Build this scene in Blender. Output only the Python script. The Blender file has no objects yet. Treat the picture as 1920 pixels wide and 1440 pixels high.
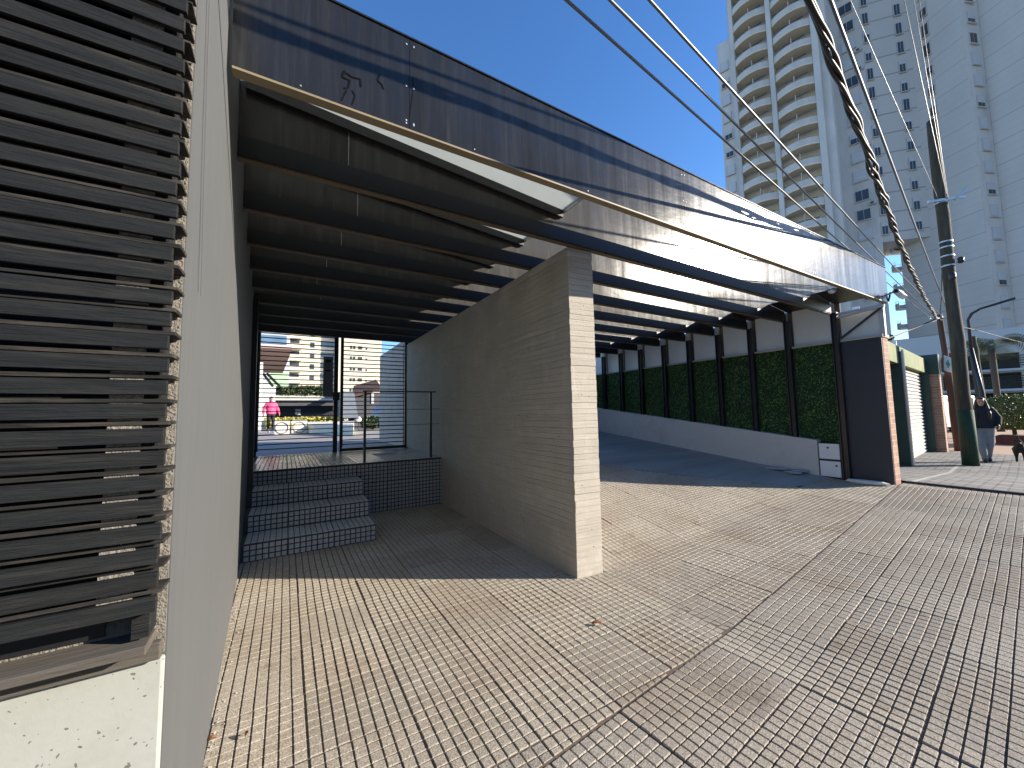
import bpy, math, random
import numpy as np
from mathutils import Vector, Matrix
random.seed(7); rng = np.random.default_rng(7)
C = bpy.context.scene.collection
R = math.radians

# ------------------------------------------------------------------ camera
YAW, PITCH, ROLL, FPX, CH = 30.5441, 4.39193, -1.06069, 716.569, 1.5
def cam_axes():
    y, p, r = R(YAW), R(PITCH), R(ROLL)
    w = Vector((math.sin(y)*math.cos(p), math.cos(y)*math.cos(p), math.sin(p)))
    r0 = Vector((math.cos(y), -math.sin(y), 0)); u0 = r0.cross(w)
    return math.cos(r)*r0+math.sin(r)*u0, -math.sin(r)*r0+math.cos(r)*u0, w
AX = cam_axes(); CP = Vector((0, 0, CH))
def ray(px, py): return (px-960)/FPX*AX[0]-(py-720)/FPX*AX[1]+AX[2]
def at(px, py, ax, v):                       # point where that sight line meets the plane axis = v
    d = ray(px, py); return CP+d*((v-CP[ax])/d[ax])
def on_line(px, py, p, q):                   # ... meets the upright plane over the ground line p-q
    n = Vector((q[1]-p[1], -(q[0]-p[0]), 0)); d = ray(px, py)
    return CP+d*((Vector((p[0], p[1], 0))-CP).dot(n)/d.dot(n))
cam = bpy.data.cameras.new('camera'); co = bpy.data.objects.new('camera', cam); C.objects.link(co)
co.matrix_world = Matrix(((AX[0][0], AX[1][0], -AX[2][0], 0), (AX[0][1], AX[1][1], -AX[2][1], 0), (AX[0][2], AX[1][2], -AX[2][2], CH), (0, 0, 0, 1)))
cam.sensor_width = 36; cam.lens = FPX/1920*36; cam.clip_start = 0.05; cam.clip_end = 3000
sc = bpy.context.scene; sc.camera = co

# ------------------------------------------------------------------ light
SAZ, SEL = math.atan2(.838, -.546), R(19.5)
sd = Vector((math.sin(SAZ)*math.cos(SEL), math.cos(SAZ)*math.cos(SEL), math.sin(SEL)))
sl = bpy.data.lights.new('sun', 'SUN'); sl.energy = 5.0; sl.angle = R(.5); sl.color = (1, .91, .78)
so = bpy.data.objects.new('sun', sl); C.objects.link(so); so.rotation_euler = sd.to_track_quat('Z', 'Y').to_euler()
wd = bpy.data.worlds.new('World'); sc.world = wd; wd.use_nodes = True
nt = wd.node_tree; nt.nodes.clear()
sky = nt.nodes.new('ShaderNodeTexSky'); sky.sky_type = 'NISHITA'; sky.sun_disc = False
sky.sun_elevation = SEL; sky.sun_rotation = SAZ; sky.air_density = 1.0; sky.dust_density = .15; sky.ozone_density = 3.0
hs_ = nt.nodes.new('ShaderNodeHueSaturation'); hs_.inputs['Saturation'].default_value = 1.2; hs_.inputs['Hue'].default_value = .508
bg = nt.nodes.new('ShaderNodeBackground'); bg.inputs[1].default_value = .135
ow = nt.nodes.new('ShaderNodeOutputWorld'); nt.links.new(sky.outputs[0], hs_.inputs['Color']); nt.links.new(hs_.outputs[0], bg.inputs[0]); nt.links.new(bg.outputs[0], ow.inputs[0])
vs = sc.view_settings; vs.view_transform = 'Standard'; vs.look = 'None'; vs.exposure = 1.1; vs.gamma = 1; vs.use_curve_mapping = False
sc.cycles.max_bounces = 8; sc.cycles.use_denoising = True

# ------------------------------------------------------------------ materials
def _n(t, kind, **kw):
    n = t.nodes.new(kind)
    for k, v in kw.items(): setattr(n, k, v)
    return n
def coords(t, stretch, world=False):
    tc = _n(t, 'ShaderNodeTexCoord'); mp = _n(t, 'ShaderNodeMapping'); mp.inputs['Scale'].default_value = stretch
    if world:
        g = _n(t, 'ShaderNodeNewGeometry'); t.links.new(g.outputs['Position'], mp.inputs[0])
    else: t.links.new(tc.outputs['Object'], mp.inputs[0])
    return mp.outputs[0]
def noise(t, vec, scale, detail=4, rough=.55):
    n = _n(t, 'ShaderNodeTexNoise'); n.inputs['Scale'].default_value = scale; n.inputs['Detail'].default_value = detail
    n.inputs['Roughness'].default_value = rough; t.links.new(vec, n.inputs['Vector']); return n.outputs[0]
def ramp(t, fac, a, b, ca=(0, 0, 0, 1), cb=(1, 1, 1, 1)):
    r = _n(t, 'ShaderNodeValToRGB'); e = r.color_ramp.elements
    e[0].position = a; e[1].position = b; e[0].color = ca; e[1].color = cb; t.links.new(fac, r.inputs[0]); return r.outputs[0]
def mixc(t, fac, a, b, mode='MIX'):
    m = _n(t, 'ShaderNodeMix', data_type='RGBA', blend_type=mode)
    for s, v in ((m.inputs[0], fac), (m.inputs[6], a), (m.inputs[7], b)):
        if isinstance(v, (int, float)): s.default_value = v
        elif isinstance(v, tuple): s.default_value = (*v[:3], 1)
        else: t.links.new(v, s)
    return m.outputs[2]
def math_(t, op, a, b=None):
    m = _n(t, 'ShaderNodeMath', operation=op)
    for i, v in enumerate((a, b)):
        if v is None: continue
        if isinstance(v, (int, float)): m.inputs[i].default_value = v
        else: t.links.new(v, m.inputs[i])
    return m.outputs[0]
def newmat(name):
    m = bpy.data.materials.new(name); m.use_nodes = True
    return m, m.node_tree, m.node_tree.nodes['Principled BSDF']
def col(c, k): return tuple(min(1, x*k) for x in c)
def mat(name, c, rough=.6, metal=0, var=.15, vs_=4, stretch=(1, 1, 1), bump=0, bs=60, spec=.5, dirt=None, dirt_amt=.5, dirt_scale=1.3):
    m, t, b = newmat(name); v = coords(t, stretch)
    cc = mixc(t, noise(t, v, vs_), col(c, 1-var*1.6), col(c, 1+var*1.6))
    if dirt: cc = mixc(t, math_(t, 'MULTIPLY', ramp(t, noise(t, v, dirt_scale, 6, .65), .48, .72), dirt_amt), cc, dirt)
    t.links.new(cc, b.inputs['Base Color']); b.inputs['Roughness'].default_value = rough; b.inputs['Metallic'].default_value = metal
    b.inputs['Specular IOR Level'].default_value = spec
    if bump:
        bn = _n(t, 'ShaderNodeBump'); bn.inputs['Strength'].default_value = bump; bn.inputs['Distance'].default_value = .01
        t.links.new(noise(t, v, bs, 5), bn.inputs['Height']); t.links.new(bn.outputs[0], b.inputs['Normal'])
    return m
M = {}
M['tan'] = mat('tan_primer', (.22, .175, .105), .55, var=.2)
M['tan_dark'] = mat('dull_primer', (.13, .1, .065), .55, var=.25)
M['slate_blue'] = mat('slate_blue_render', (.16, .18, .21), .8)
M['black'] = mat('black_steel', (.012, .012, .014), .45, var=.2)
M['iron'] = mat('dark_iron', (.016, .017, .02), .4, var=.2)
M['slat'] = mat('weathered_slat', (.009, .0102, .0105), .7, spec=.3, var=.4, vs_=9, stretch=(.8, 6, 10), bump=.6, bs=14, dirt=(.04, .037, .032), dirt_amt=.5, dirt_scale=6)
M['shelf'] = mat('worn_thin_slat', (.017, .0165, .0155), .75, spec=.3, var=.4, vs_=7, stretch=(.7, 5, 8), bump=.5, bs=16, dirt=(.12, .1, .08), dirt_amt=.75, dirt_scale=3)
M['slat_edge'] = mat('worn_slat_edge', (.085, .074, .06), .8, var=.3, vs_=7, stretch=(.6, 6, 6), bump=.5, bs=16)
M['rough_plaster'] = mat('rough_plaster', (.2, .18, .15), .95, var=.3, vs_=60, bump=1, bs=130)
M['pilaster'] = mat('rough_pilaster', (.22, .2, .17), .95, var=.25, vs_=40, bump=.8, bs=110)
M['cream_plaster'] = mat('cream_plaster', (.40, .39, .335), .85, var=.05, vs_=3, bump=.3, bs=70, dirt=(.30, .285, .24), dirt_amt=.35, dirt_scale=4)
def pitted():
    m, t, b = newmat('pitted_plaster'); v = coords(t, (1, 1, 1))
    cc = mixc(t, noise(t, v, 3, 5), (.31, .315, .28), (.375, .38, .342))
    cc = mixc(t, math_(t, 'MULTIPLY', ramp(t, noise(t, v, 5, 6, .7), .5, .75), .5), cc, (.27, .26, .215))
    vor = _n(t, 'ShaderNodeTexVoronoi'); vor.inputs['Scale'].default_value = 95; vor.inputs['Randomness'].default_value = 1
    wv = _n(t, 'ShaderNodeVectorMath', operation='ADD'); t.links.new(v, wv.inputs[0])
    nz = _n(t, 'ShaderNodeTexNoise'); nz.inputs['Scale'].default_value = 70; sc_n = _n(t, 'ShaderNodeVectorMath', operation='SCALE'); sc_n.inputs[3].default_value = .016
    t.links.new(v, nz.inputs['Vector']); t.links.new(nz.outputs['Color'], sc_n.inputs[0]); t.links.new(sc_n.outputs[0], wv.inputs[1]); t.links.new(wv.outputs[0], vor.inputs['Vector'])
    sx = _n(t, 'ShaderNodeSeparateXYZ'); t.links.new(vor.outputs['Color'], sx.inputs[0])
    rad = math_(t, 'MULTIPLY', math_(t, 'POWER', sx.outputs[0], 7), .42)
    pit = math_(t, 'LESS_THAN', vor.outputs['Distance'], rad)
    cc = mixc(t, math_(t, 'MULTIPLY', pit, .8), cc, (.08, .075, .06))
    t.links.new(cc, b.inputs['Base Color']); b.inputs['Roughness'].default_value = .85
    h = math_(t, 'SUBTRACT', math_(t, 'MULTIPLY', noise(t, v, 60, 5), .25), math_(t, 'MULTIPLY', pit, .8))
    bn = _n(t, 'ShaderNodeBump'); bn.inputs['Strength'].default_value = .5; bn.inputs['Distance'].default_value = .004
    t.links.new(h, bn.inputs['Height']); t.links.new(bn.outputs[0], b.inputs['Normal']); return m
M['pitted'] = pitted()
M['soft_grey'] = mat('soft_grey_plaster', (.55, .525, .47), .8, var=.06, vs_=2, bump=.12, bs=60, dirt=(.2, .2, .2), dirt_amt=.35, dirt_scale=2)
M['panel_grey'] = mat('pale_wall_panel', (.64, .68, .68), .7, var=.08, vs_=1.5, stretch=(1, 1, .3))
M['blue_black'] = mat('blue_black_render', (.021, .026, .037), .55, var=.1, vs_=2)
M['white'] = mat('white_paint', (.72, .72, .7), .55, var=.05, vs_=3, dirt=(.4, .38, .34), dirt_amt=.25)
M['white_lit'] = mat('white_parapet', (.8, .8, .78), .7, var=.04, vs_=2)
M['green_paint'] = mat('dark_green_paint', (.012, .045, .036), .5, var=.2)
M['mossy'] = mat('mossy_green_render', (.17, .2, .085), .85, var=.25, vs_=5, bump=.3, bs=40, dirt=(.26, .24, .15), dirt_amt=.7)
M['shutter'] = mat('shutter_white', (.4, .39, .36), .5, var=.05)
M['wood_pole'] = mat('weathered_pole', (.06, .048, .03), .9, var=.35, vs_=6, stretch=(3, 3, .35), bump=.8, bs=18, dirt=(.12, .105, .075), dirt_amt=.6, dirt_scale=3)
M['brown_pole'] = mat('brown_pole', (.1, .052, .035), .9, var=.3, vs_=6, stretch=(3, 3, .4), bump=.6, bs=18)
M['green_band'] = mat('green_pole_band', (.014, .05, .026), .8, var=.3, vs_=8, bump=.5, bs=20)
M['wire'] = mat('aluminium_wire', (.13, .13, .135), .4, .4, var=.2)
M['cable'] = mat('black_cable', (.022, .018, .016), .55, var=.3)
M['galv'] = mat('galvanised_steel', (.45, .46, .47), .4, .7, var=.1)
M['asphalt'] = mat('asphalt', (.05, .05, .052), .9, var=.3, vs_=40, bump=.4, bs=120)
M['ramp'] = mat('ramp_concrete', (.31, .295, .26), .6, var=.3, vs_=2.2, stretch=(.35, 2.5, 1), bump=.25, bs=30, dirt=(.11, .108, .1), dirt_amt=.75, dirt_scale=1.1)
M['earth'] = mat('bare_ground', (.2, .17, .13), .95, var=.2, vs_=2)
M['plaza'] = mat('plaza_paving', (.3, .27, .25), .8, var=.2, vs_=1.2, stretch=(.4, 2, 1))
M['kerb'] = mat('kerb_stone', (.35, .34, .32), .9, var=.15, bump=.3)
M['stone'] = mat('loose_stone', (.38, .37, .34), .9, var=.2, bump=.6, bs=30)
M['concrete_w'] = mat('white_concrete', (.7, .67, .56), .8, var=.1)
M['tower'] = mat('tower_render', (.55, .55, .54), .85, var=.14, vs_=.25, stretch=(1, 1, .35), dirt=(.36, .355, .34), dirt_amt=.6, dirt_scale=.35)
M['soffit'] = mat('balcony_soffit', (.66, .6, .48), .85, var=.12, vs_=1)
M['winframe'] = mat('window_frame_white', (.46, .46, .45), .5, var=.05)
M['dark_win'] = mat('dark_glass', (.045, .052, .06), .12, var=.2, vs_=.6)
M['blue_glass'] = mat('blue_glass', (.12, .2, .3), .15, var=.4, vs_=.5)
M['cream_tower'] = mat('cream_tower_render', (.6, .54, .42), .85, var=.06, vs_=.3)
M['pink_soffit'] = mat('timber_soffit', (.42, .27, .22), .8, var=.15, vs_=1, stretch=(.3, 4, 1))
M['roof_tile'] = mat('brown_roof', (.1, .05, .035), .85, var=.25, vs_=6)
M['yellow_flower'] = mat('yellow_flowers', (.5, .42, .08), .8, var=.3)
M['skin'] = mat('skin', (.5, .29, .2), .55, var=.06)
M['hair'] = mat('dark_brown_hair', (.03, .016, .011), .5, var=.3, vs_=30, stretch=(3, 3, .4))
M['jacket_black'] = mat('black_cloth', (.014, .016, .022), .85, var=.25, vs_=14, bump=.4, bs=22)
M['sweats'] = mat('grey_sweatpants', (.24, .245, .26), .9, var=.12, vs_=10, bump=.5, bs=18)
M['jacket_pink'] = mat('pink_jacket', (.78, .08, .2), .7, var=.15, vs_=12, bump=.5, bs=20)
M['leggings'] = mat('black_leggings', (.02, .018, .024), .8, var=.2)
M['shoe_dark'] = mat('dark_shoe', (.022, .02, .02), .6)
M['shoe_white'] = mat('white_shoe', (.75, .75, .75), .6)
M['eye'] = mat('dark_eye', (.02, .015, .012), .2)
M['lips'] = mat('lips', (.42, .14, .12), .5)
M['fur'] = mat('black_fur', (.014, .013, .013), .8, var=.4, vs_=30, bump=.6, bs=60)
M['rust'] = mat('rusty_planter', (.17, .055, .04), .85, var=.3, vs_=5)
M['bark'] = mat('bark', (.1, .075, .055), .95, var=.3, vs_=12, stretch=(2, 2, .5), bump=.8, bs=25)
M['leaf_dry'] = mat('dry_leaf', (.2, .08, .035), .8, var=.3, vs_=30)
M['car_white'] = mat('van_paint', (.75, .76, .78), .25, var=.02)
M['car_blue'] = mat('car_blue_paint', (.16, .22, .32), .25, var=.05)
M['rubber'] = mat('tyre_rubber', (.02, .02, .02), .85)
M['teal'] = mat('teal_print', (.05, .35, .3), .6)
M['light_off'] = mat('frosted_lamp', (.75, .75, .7), .3)
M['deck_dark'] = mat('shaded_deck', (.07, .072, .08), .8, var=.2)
M['deck_face'] = mat('deck_fascia_white', (.5, .51, .53), .75, var=.05, vs_=.3)

def leaf_mat(name, a, b, rough=.45):
    m, t, bs = newmat(name); g = _n(t, 'ShaderNodeNewGeometry')
    t.links.new(mixc(t, g.outputs['Random Per Island'], a, b), bs.inputs['Base Color']); bs.inputs['Roughness'].default_value = rough
    return m
M['ivy'] = leaf_mat('artificial_hedge_leaf', (.024, .08, .018), (.15, .31, .06), .38)
M['ivy_back'] = mat('hedge_backing', (.015, .035, .012), .9)
M['topiary'] = leaf_mat('topiary_leaf', (.05, .075, .012), (.17, .2, .035), .5)
M['hedge'] = leaf_mat('hedge_leaf', (.025, .045, .012), (.07, .1, .03), .5)
M['palm'] = leaf_mat('palm_leaf', (.04, .07, .03), (.14, .17, .08), .45)

def metal_sheet(name, base, streak=(.06, .06, .06), sa=.3, sp_=(.1, .5)):
    # dark painted steel sheet with rain streaks: satin gloss that changes along vertical runs
    m, t, b = newmat(name)
    v = coords(t, (9, 9, .5)); v2 = coords(t, (1, 1, 1)); v3 = coords(t, (28, 28, 1.2))
    s1 = noise(t, v, 1.6, 6, .7); s2 = noise(t, v2, 1.1, 5); s3 = noise(t, v3, 1.5, 4)
    st = ramp(t, s1, .5, .78); fine = ramp(t, s3, .5, .8)
    cc = mixc(t, s2, col(base, .75), col(base, 1.35))
    cc = mixc(t, math_(t, 'MULTIPLY', st, sa), cc, streak)
    cc = mixc(t, math_(t, 'MULTIPLY', fine, .2), cc, (.07, .07, .066))
    t.links.new(cc, b.inputs['Base Color'])
    r = math_(t, 'ADD', math_(t, 'MULTIPLY', s1, .13), .1)
    t.links.new(math_(t, 'ADD', r, math_(t, 'MULTIPLY', s2, .05)), b.inputs['Roughness'])
    mr = _n(t, 'ShaderNodeMapRange'); t.links.new(noise(t, coords(t, (7, 7, .4)), 1.3, 6, .7), mr.inputs[0]); mr.inputs[1].default_value = .3; mr.inputs[2].default_value = .7; mr.inputs[3].default_value = sp_[0]; mr.inputs[4].default_value = sp_[1]
    t.links.new(mr.outputs[0], b.inputs['Specular IOR Level'])
    bn = _n(t, 'ShaderNodeBump'); bn.inputs['Strength'].default_value = .12; bn.inputs['Distance'].default_value = .02
    t.links.new(noise(t, coords(t, (1.2, 1.2, 2.5)), 2.2, 3), bn.inputs['Height']); t.links.new(bn.outputs[0], b.inputs['Normal'])
    return m
M['sheet'] = metal_sheet('painted_steel_sheet', (.0155, .016, .0168), (.055, .055, .053), .3, (.16, .5))
M['web'] = metal_sheet('grey_steel_sheet', (.06, .057, .052), (.13, .128, .12), .6, (.03, .3))

def wall_grey():
    # smooth render, brushed on in vertical strokes
    m, t, b = newmat('brushed_grey_render')
    v = coords(t, (14, 14, .8)); v2 = coords(t, (1, 1, 1))
    cc = mixc(t, noise(t, v, 2, 5, .6), (.073, .076, .077), (.105, .108, .108))
    cc = mixc(t, math_(t, 'MULTIPLY', ramp(t, noise(t, v2, 1.7, 6, .6), .45, .75), .45), cc, (.078, .081, .083))
    cc = mixc(t, math_(t, 'MULTIPLY', ramp(t, noise(t, coords(t, (16, 16, .55)), 2.6, 3), .66, .74), .45), cc, (.2, .2, .19))
    t.links.new(cc, b.inputs['Base Color']); b.inputs['Roughness'].default_value = .75
    bn = _n(t, 'ShaderNodeBump'); bn.inputs['Strength'].default_value = .25; bn.inputs['Distance'].default_value = .004
    t.links.new(noise(t, v2, 160, 4), bn.inputs['Height']); t.links.new(bn.outputs[0], b.inputs['Normal'])
    return m
M['wall_grey'] = wall_grey()

def board_concrete():
    m, t, b = newmat('board_marked_concrete')
    v = coords(t, (1, 1, 1)); vg = coords(t, (1.1, 1.1, 34)); vl = coords(t, (.5, .5, 90))
    cc = mixc(t, noise(t, vg, 2.5, 8, .75), (.25, .225, .185), (.67, .61, .51))
    cc = mixc(t, math_(t, 'MULTIPLY', ramp(t, noise(t, vl, 2.2, 5, .7), .56, .70), .6), cc, (.17, .15, .12))
    cc = mixc(t, math_(t, 'MULTIPLY', ramp(t, noise(t, v, 1.6, 7, .7), .45, .72), .5), cc, (.31, .285, .24))
    cc = mixc(t, math_(t, 'MULTIPLY', ramp(t, noise(t, coords(t, (1, 1, .6)), 6, 6, .8), .54, .74), .5), cc, (.66, .6, .5))
    g = _n(t, 'ShaderNodeNewGeometry')
    cc = mixc(t, .12, cc, mixc(t, g.outputs['Random Per Island'], (.2, .18, .145), (.58, .51, .41)))
    vor = _n(t, 'ShaderNodeTexVoronoi'); vor.inputs['Scale'].default_value = 11; t.links.new(v, vor.inputs['Vector'])
    pit = ramp(t, vor.outputs['Distance'], .05, .1)
    cc = mixc(t, math_(t, 'MULTIPLY', math_(t, 'SUBTRACT', 1, pit), .6), cc, (.09, .085, .07))
    t.links.new(cc, b.inputs['Base Color']); b.inputs['Roughness'].default_value = .88
    h = math_(t, 'ADD', math_(t, 'MULTIPLY', noise(t, vg, 3.2, 6, .7), .8), math_(t, 'MULTIPLY', noise(t, v, 45, 5), .5))
    h = math_(t, 'ADD', h, math_(t, 'MULTIPLY', pit, .6))
    bn = _n(t, 'ShaderNodeBump'); bn.inputs['Strength'].default_value = .7; bn.inputs['Distance'].default_value = .008
    t.links.new(h, bn.inputs['Height']); t.links.new(bn.outputs[0], b.inputs['Normal'])
    return m
M['board'] = board_concrete()

def pane_mat(name, a, b_, rough, stain=True):
    m, t, b = newmat(name); v = coords(t, (1, 1, 1), True)
    at_ = _n(t, 'ShaderNodeAttribute', attribute_name='tint')
    cc = mixc(t, at_.outputs['Fac'], a, b_)
    sp = noise(t, v, 130, 3, .85)
    cc = mixc(t, ramp(t, sp, .36, .66), mixc(t, 1.0, cc, (.5, .48, .46), 'MULTIPLY'), mixc(t, 1.0, cc, (1.42, 1.4, 1.36), 'MULTIPLY'))
    if stain:
        cc = mixc(t, math_(t, 'MULTIPLY', ramp(t, noise(t, v, 1.1, 6, .62), .45, .75), .6), cc, mixc(t, 1.0, cc, (.75, .6, .48), 'MULTIPLY'))
        cc = mixc(t, math_(t, 'MULTIPLY', ramp(t, noise(t, v, .55, 5, .6), .5, .78), .5), cc, mixc(t, 1.0, cc, (.72, .7, .66), 'MULTIPLY'))
        cc = mixc(t, math_(t, 'MULTIPLY', ramp(t, noise(t, v, 5.5, 4, .6), .6, .72), .45), cc, mixc(t, 1.0, cc, (.45, .38, .32), 'MULTIPLY'))
    t.links.new(cc, b.inputs['Base Color']); b.inputs['Roughness'].default_value = rough
    bn = _n(t, 'ShaderNodeBump'); bn.inputs['Strength'].default_value = .5; bn.inputs['Distance'].default_value = .004
    t.links.new(noise(t, v, 150, 3), bn.inputs['Height']); t.links.new(bn.outputs[0], b.inputs['Normal'])
    return m
M['pane'] = pane_mat('paving_tile', (.325, .288, .232), (.425, .382, .312), .72)
M['pane_grey'] = pane_mat('paving_tile_grey', (.328, .292, .24), (.415, .376, .312), .7)
M['pane_step'] = pane_mat('step_tile', (.36, .37, .37), (.46, .47, .46), .45, False)
M['pane_land'] = pane_mat('landing_tile', (.36, .35, .33), (.46, .45, .42), .15, False)
M['grout'] = mat('tile_grout', (.12, .09, .066), .9, var=.25, vs_=6)
M['grout_dark'] = mat('step_grout', (.05, .05, .05), .9, var=.25)

def brick_mat(name, c1, c2, mortar, bw=.25, bh=.085):
    m, t, b = newmat(name)
    tc = _n(t, 'ShaderNodeTexCoord'); sx = _n(t, 'ShaderNodeSeparateXYZ'); t.links.new(tc.outputs['Object'], sx.inputs[0])
    cb = _n(t, 'ShaderNodeCombineXYZ'); t.links.new(math_(t, 'ADD', sx.outputs[0], sx.outputs[1]), cb.inputs[0]); t.links.new(sx.outputs[2], cb.inputs[1])
    br = _n(t, 'ShaderNodeTexBrick'); br.inputs['Scale'].default_value = 1
    br.inputs['Brick Width'].default_value = bw; br.inputs['Row Height'].default_value = bh; br.inputs['Mortar Size'].default_value = .009
    br.inputs['Color1'].default_value = (*c1, 1); br.inputs['Color2'].default_value = (*c2, 1); br.inputs['Mortar'].default_value = (*mortar, 1)
    t.links.new(cb.outputs[0], br.inputs['Vector'])
    cc = mixc(t, .35, br.outputs['Color'], mixc(t, noise(t, tc.outputs['Object'], 14, 5), col(c1, .5), col(c2, 1.5)))
    t.links.new(cc, b.inputs['Base Color']); b.inputs['Roughness'].default_value = .9
    bn = _n(t, 'ShaderNodeBump'); bn.inputs['Strength'].default_value = .6; bn.inputs['Distance'].default_value = .01; bn.invert = True
    t.links.new(br.outputs['Fac'], bn.inputs['Height']); t.links.new(bn.outputs[0], b.inputs['Normal'])
    return m
M['brick'] = brick_mat('old_brick', (.27, .115, .07), (.4, .25, .17), (.42, .39, .33))

def banded(name, base, floor_h, off, per=3, lw=.035):
    # render with a recessed joint at every floor and fainter ones between
    m, t, b = newmat(name); g = _n(t, 'ShaderNodeNewGeometry'); sx = _n(t, 'ShaderNodeSeparateXYZ'); t.links.new(g.outputs['Position'], sx.inputs[0])
    def line(period, w):
        f = math_(t, 'FRACT', math_(t, 'DIVIDE', math_(t, 'SUBTRACT', sx.outputs[2], off), period))
        return math_(t, 'LESS_THAN', f, w/period)
    v = coords(t, (1, 1, .5), True)
    cc = mixc(t, noise(t, v, .22, 5), col(base, .86), col(base, 1.12))
    cc = mixc(t, math_(t, 'MULTIPLY', line(floor_h/per, lw*1.5), .3), cc, col(base, .55))
    cc = mixc(t, math_(t, 'MULTIPLY', line(floor_h, lw*2.6), .75), cc, col(base, .5))
    t.links.new(cc, b.inputs['Base Color']); b.inputs['Roughness'].default_value = .85
    return m
M['tower_band'] = banded('tower_jointed_render', (.53, .53, .52), 3.45, 57.9)
M['link_band'] = banded('tower_link_render', (.49, .49, .48), 3.5, 65.7, 1, .09)

def translucent_sheet():
    m, t, b = newmat('translucent_roof_sheet'); out = t.nodes['Material Output']
    df = _n(t, 'ShaderNodeBsdfDiffuse'); tr = _n(t, 'ShaderNodeBsdfTranslucent'); mx = _n(t, 'ShaderNodeMixShader')
    c = mixc(t, noise(t, coords(t, (1, 1, 1)), 2.5, 5), (.74, .77, .73), (.86, .88, .85))
    t.links.new(c, df.inputs[0]); t.links.new(c, tr.inputs[0]); mx.inputs[0].default_value = .6
    t.links.new(df.outputs[0], mx.inputs[1]); t.links.new(tr.outputs[0], mx.inputs[2]); t.links.new(mx.outputs[0], out.inputs[0])
    return m
M['roof_sheet'] = translucent_sheet()

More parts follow.
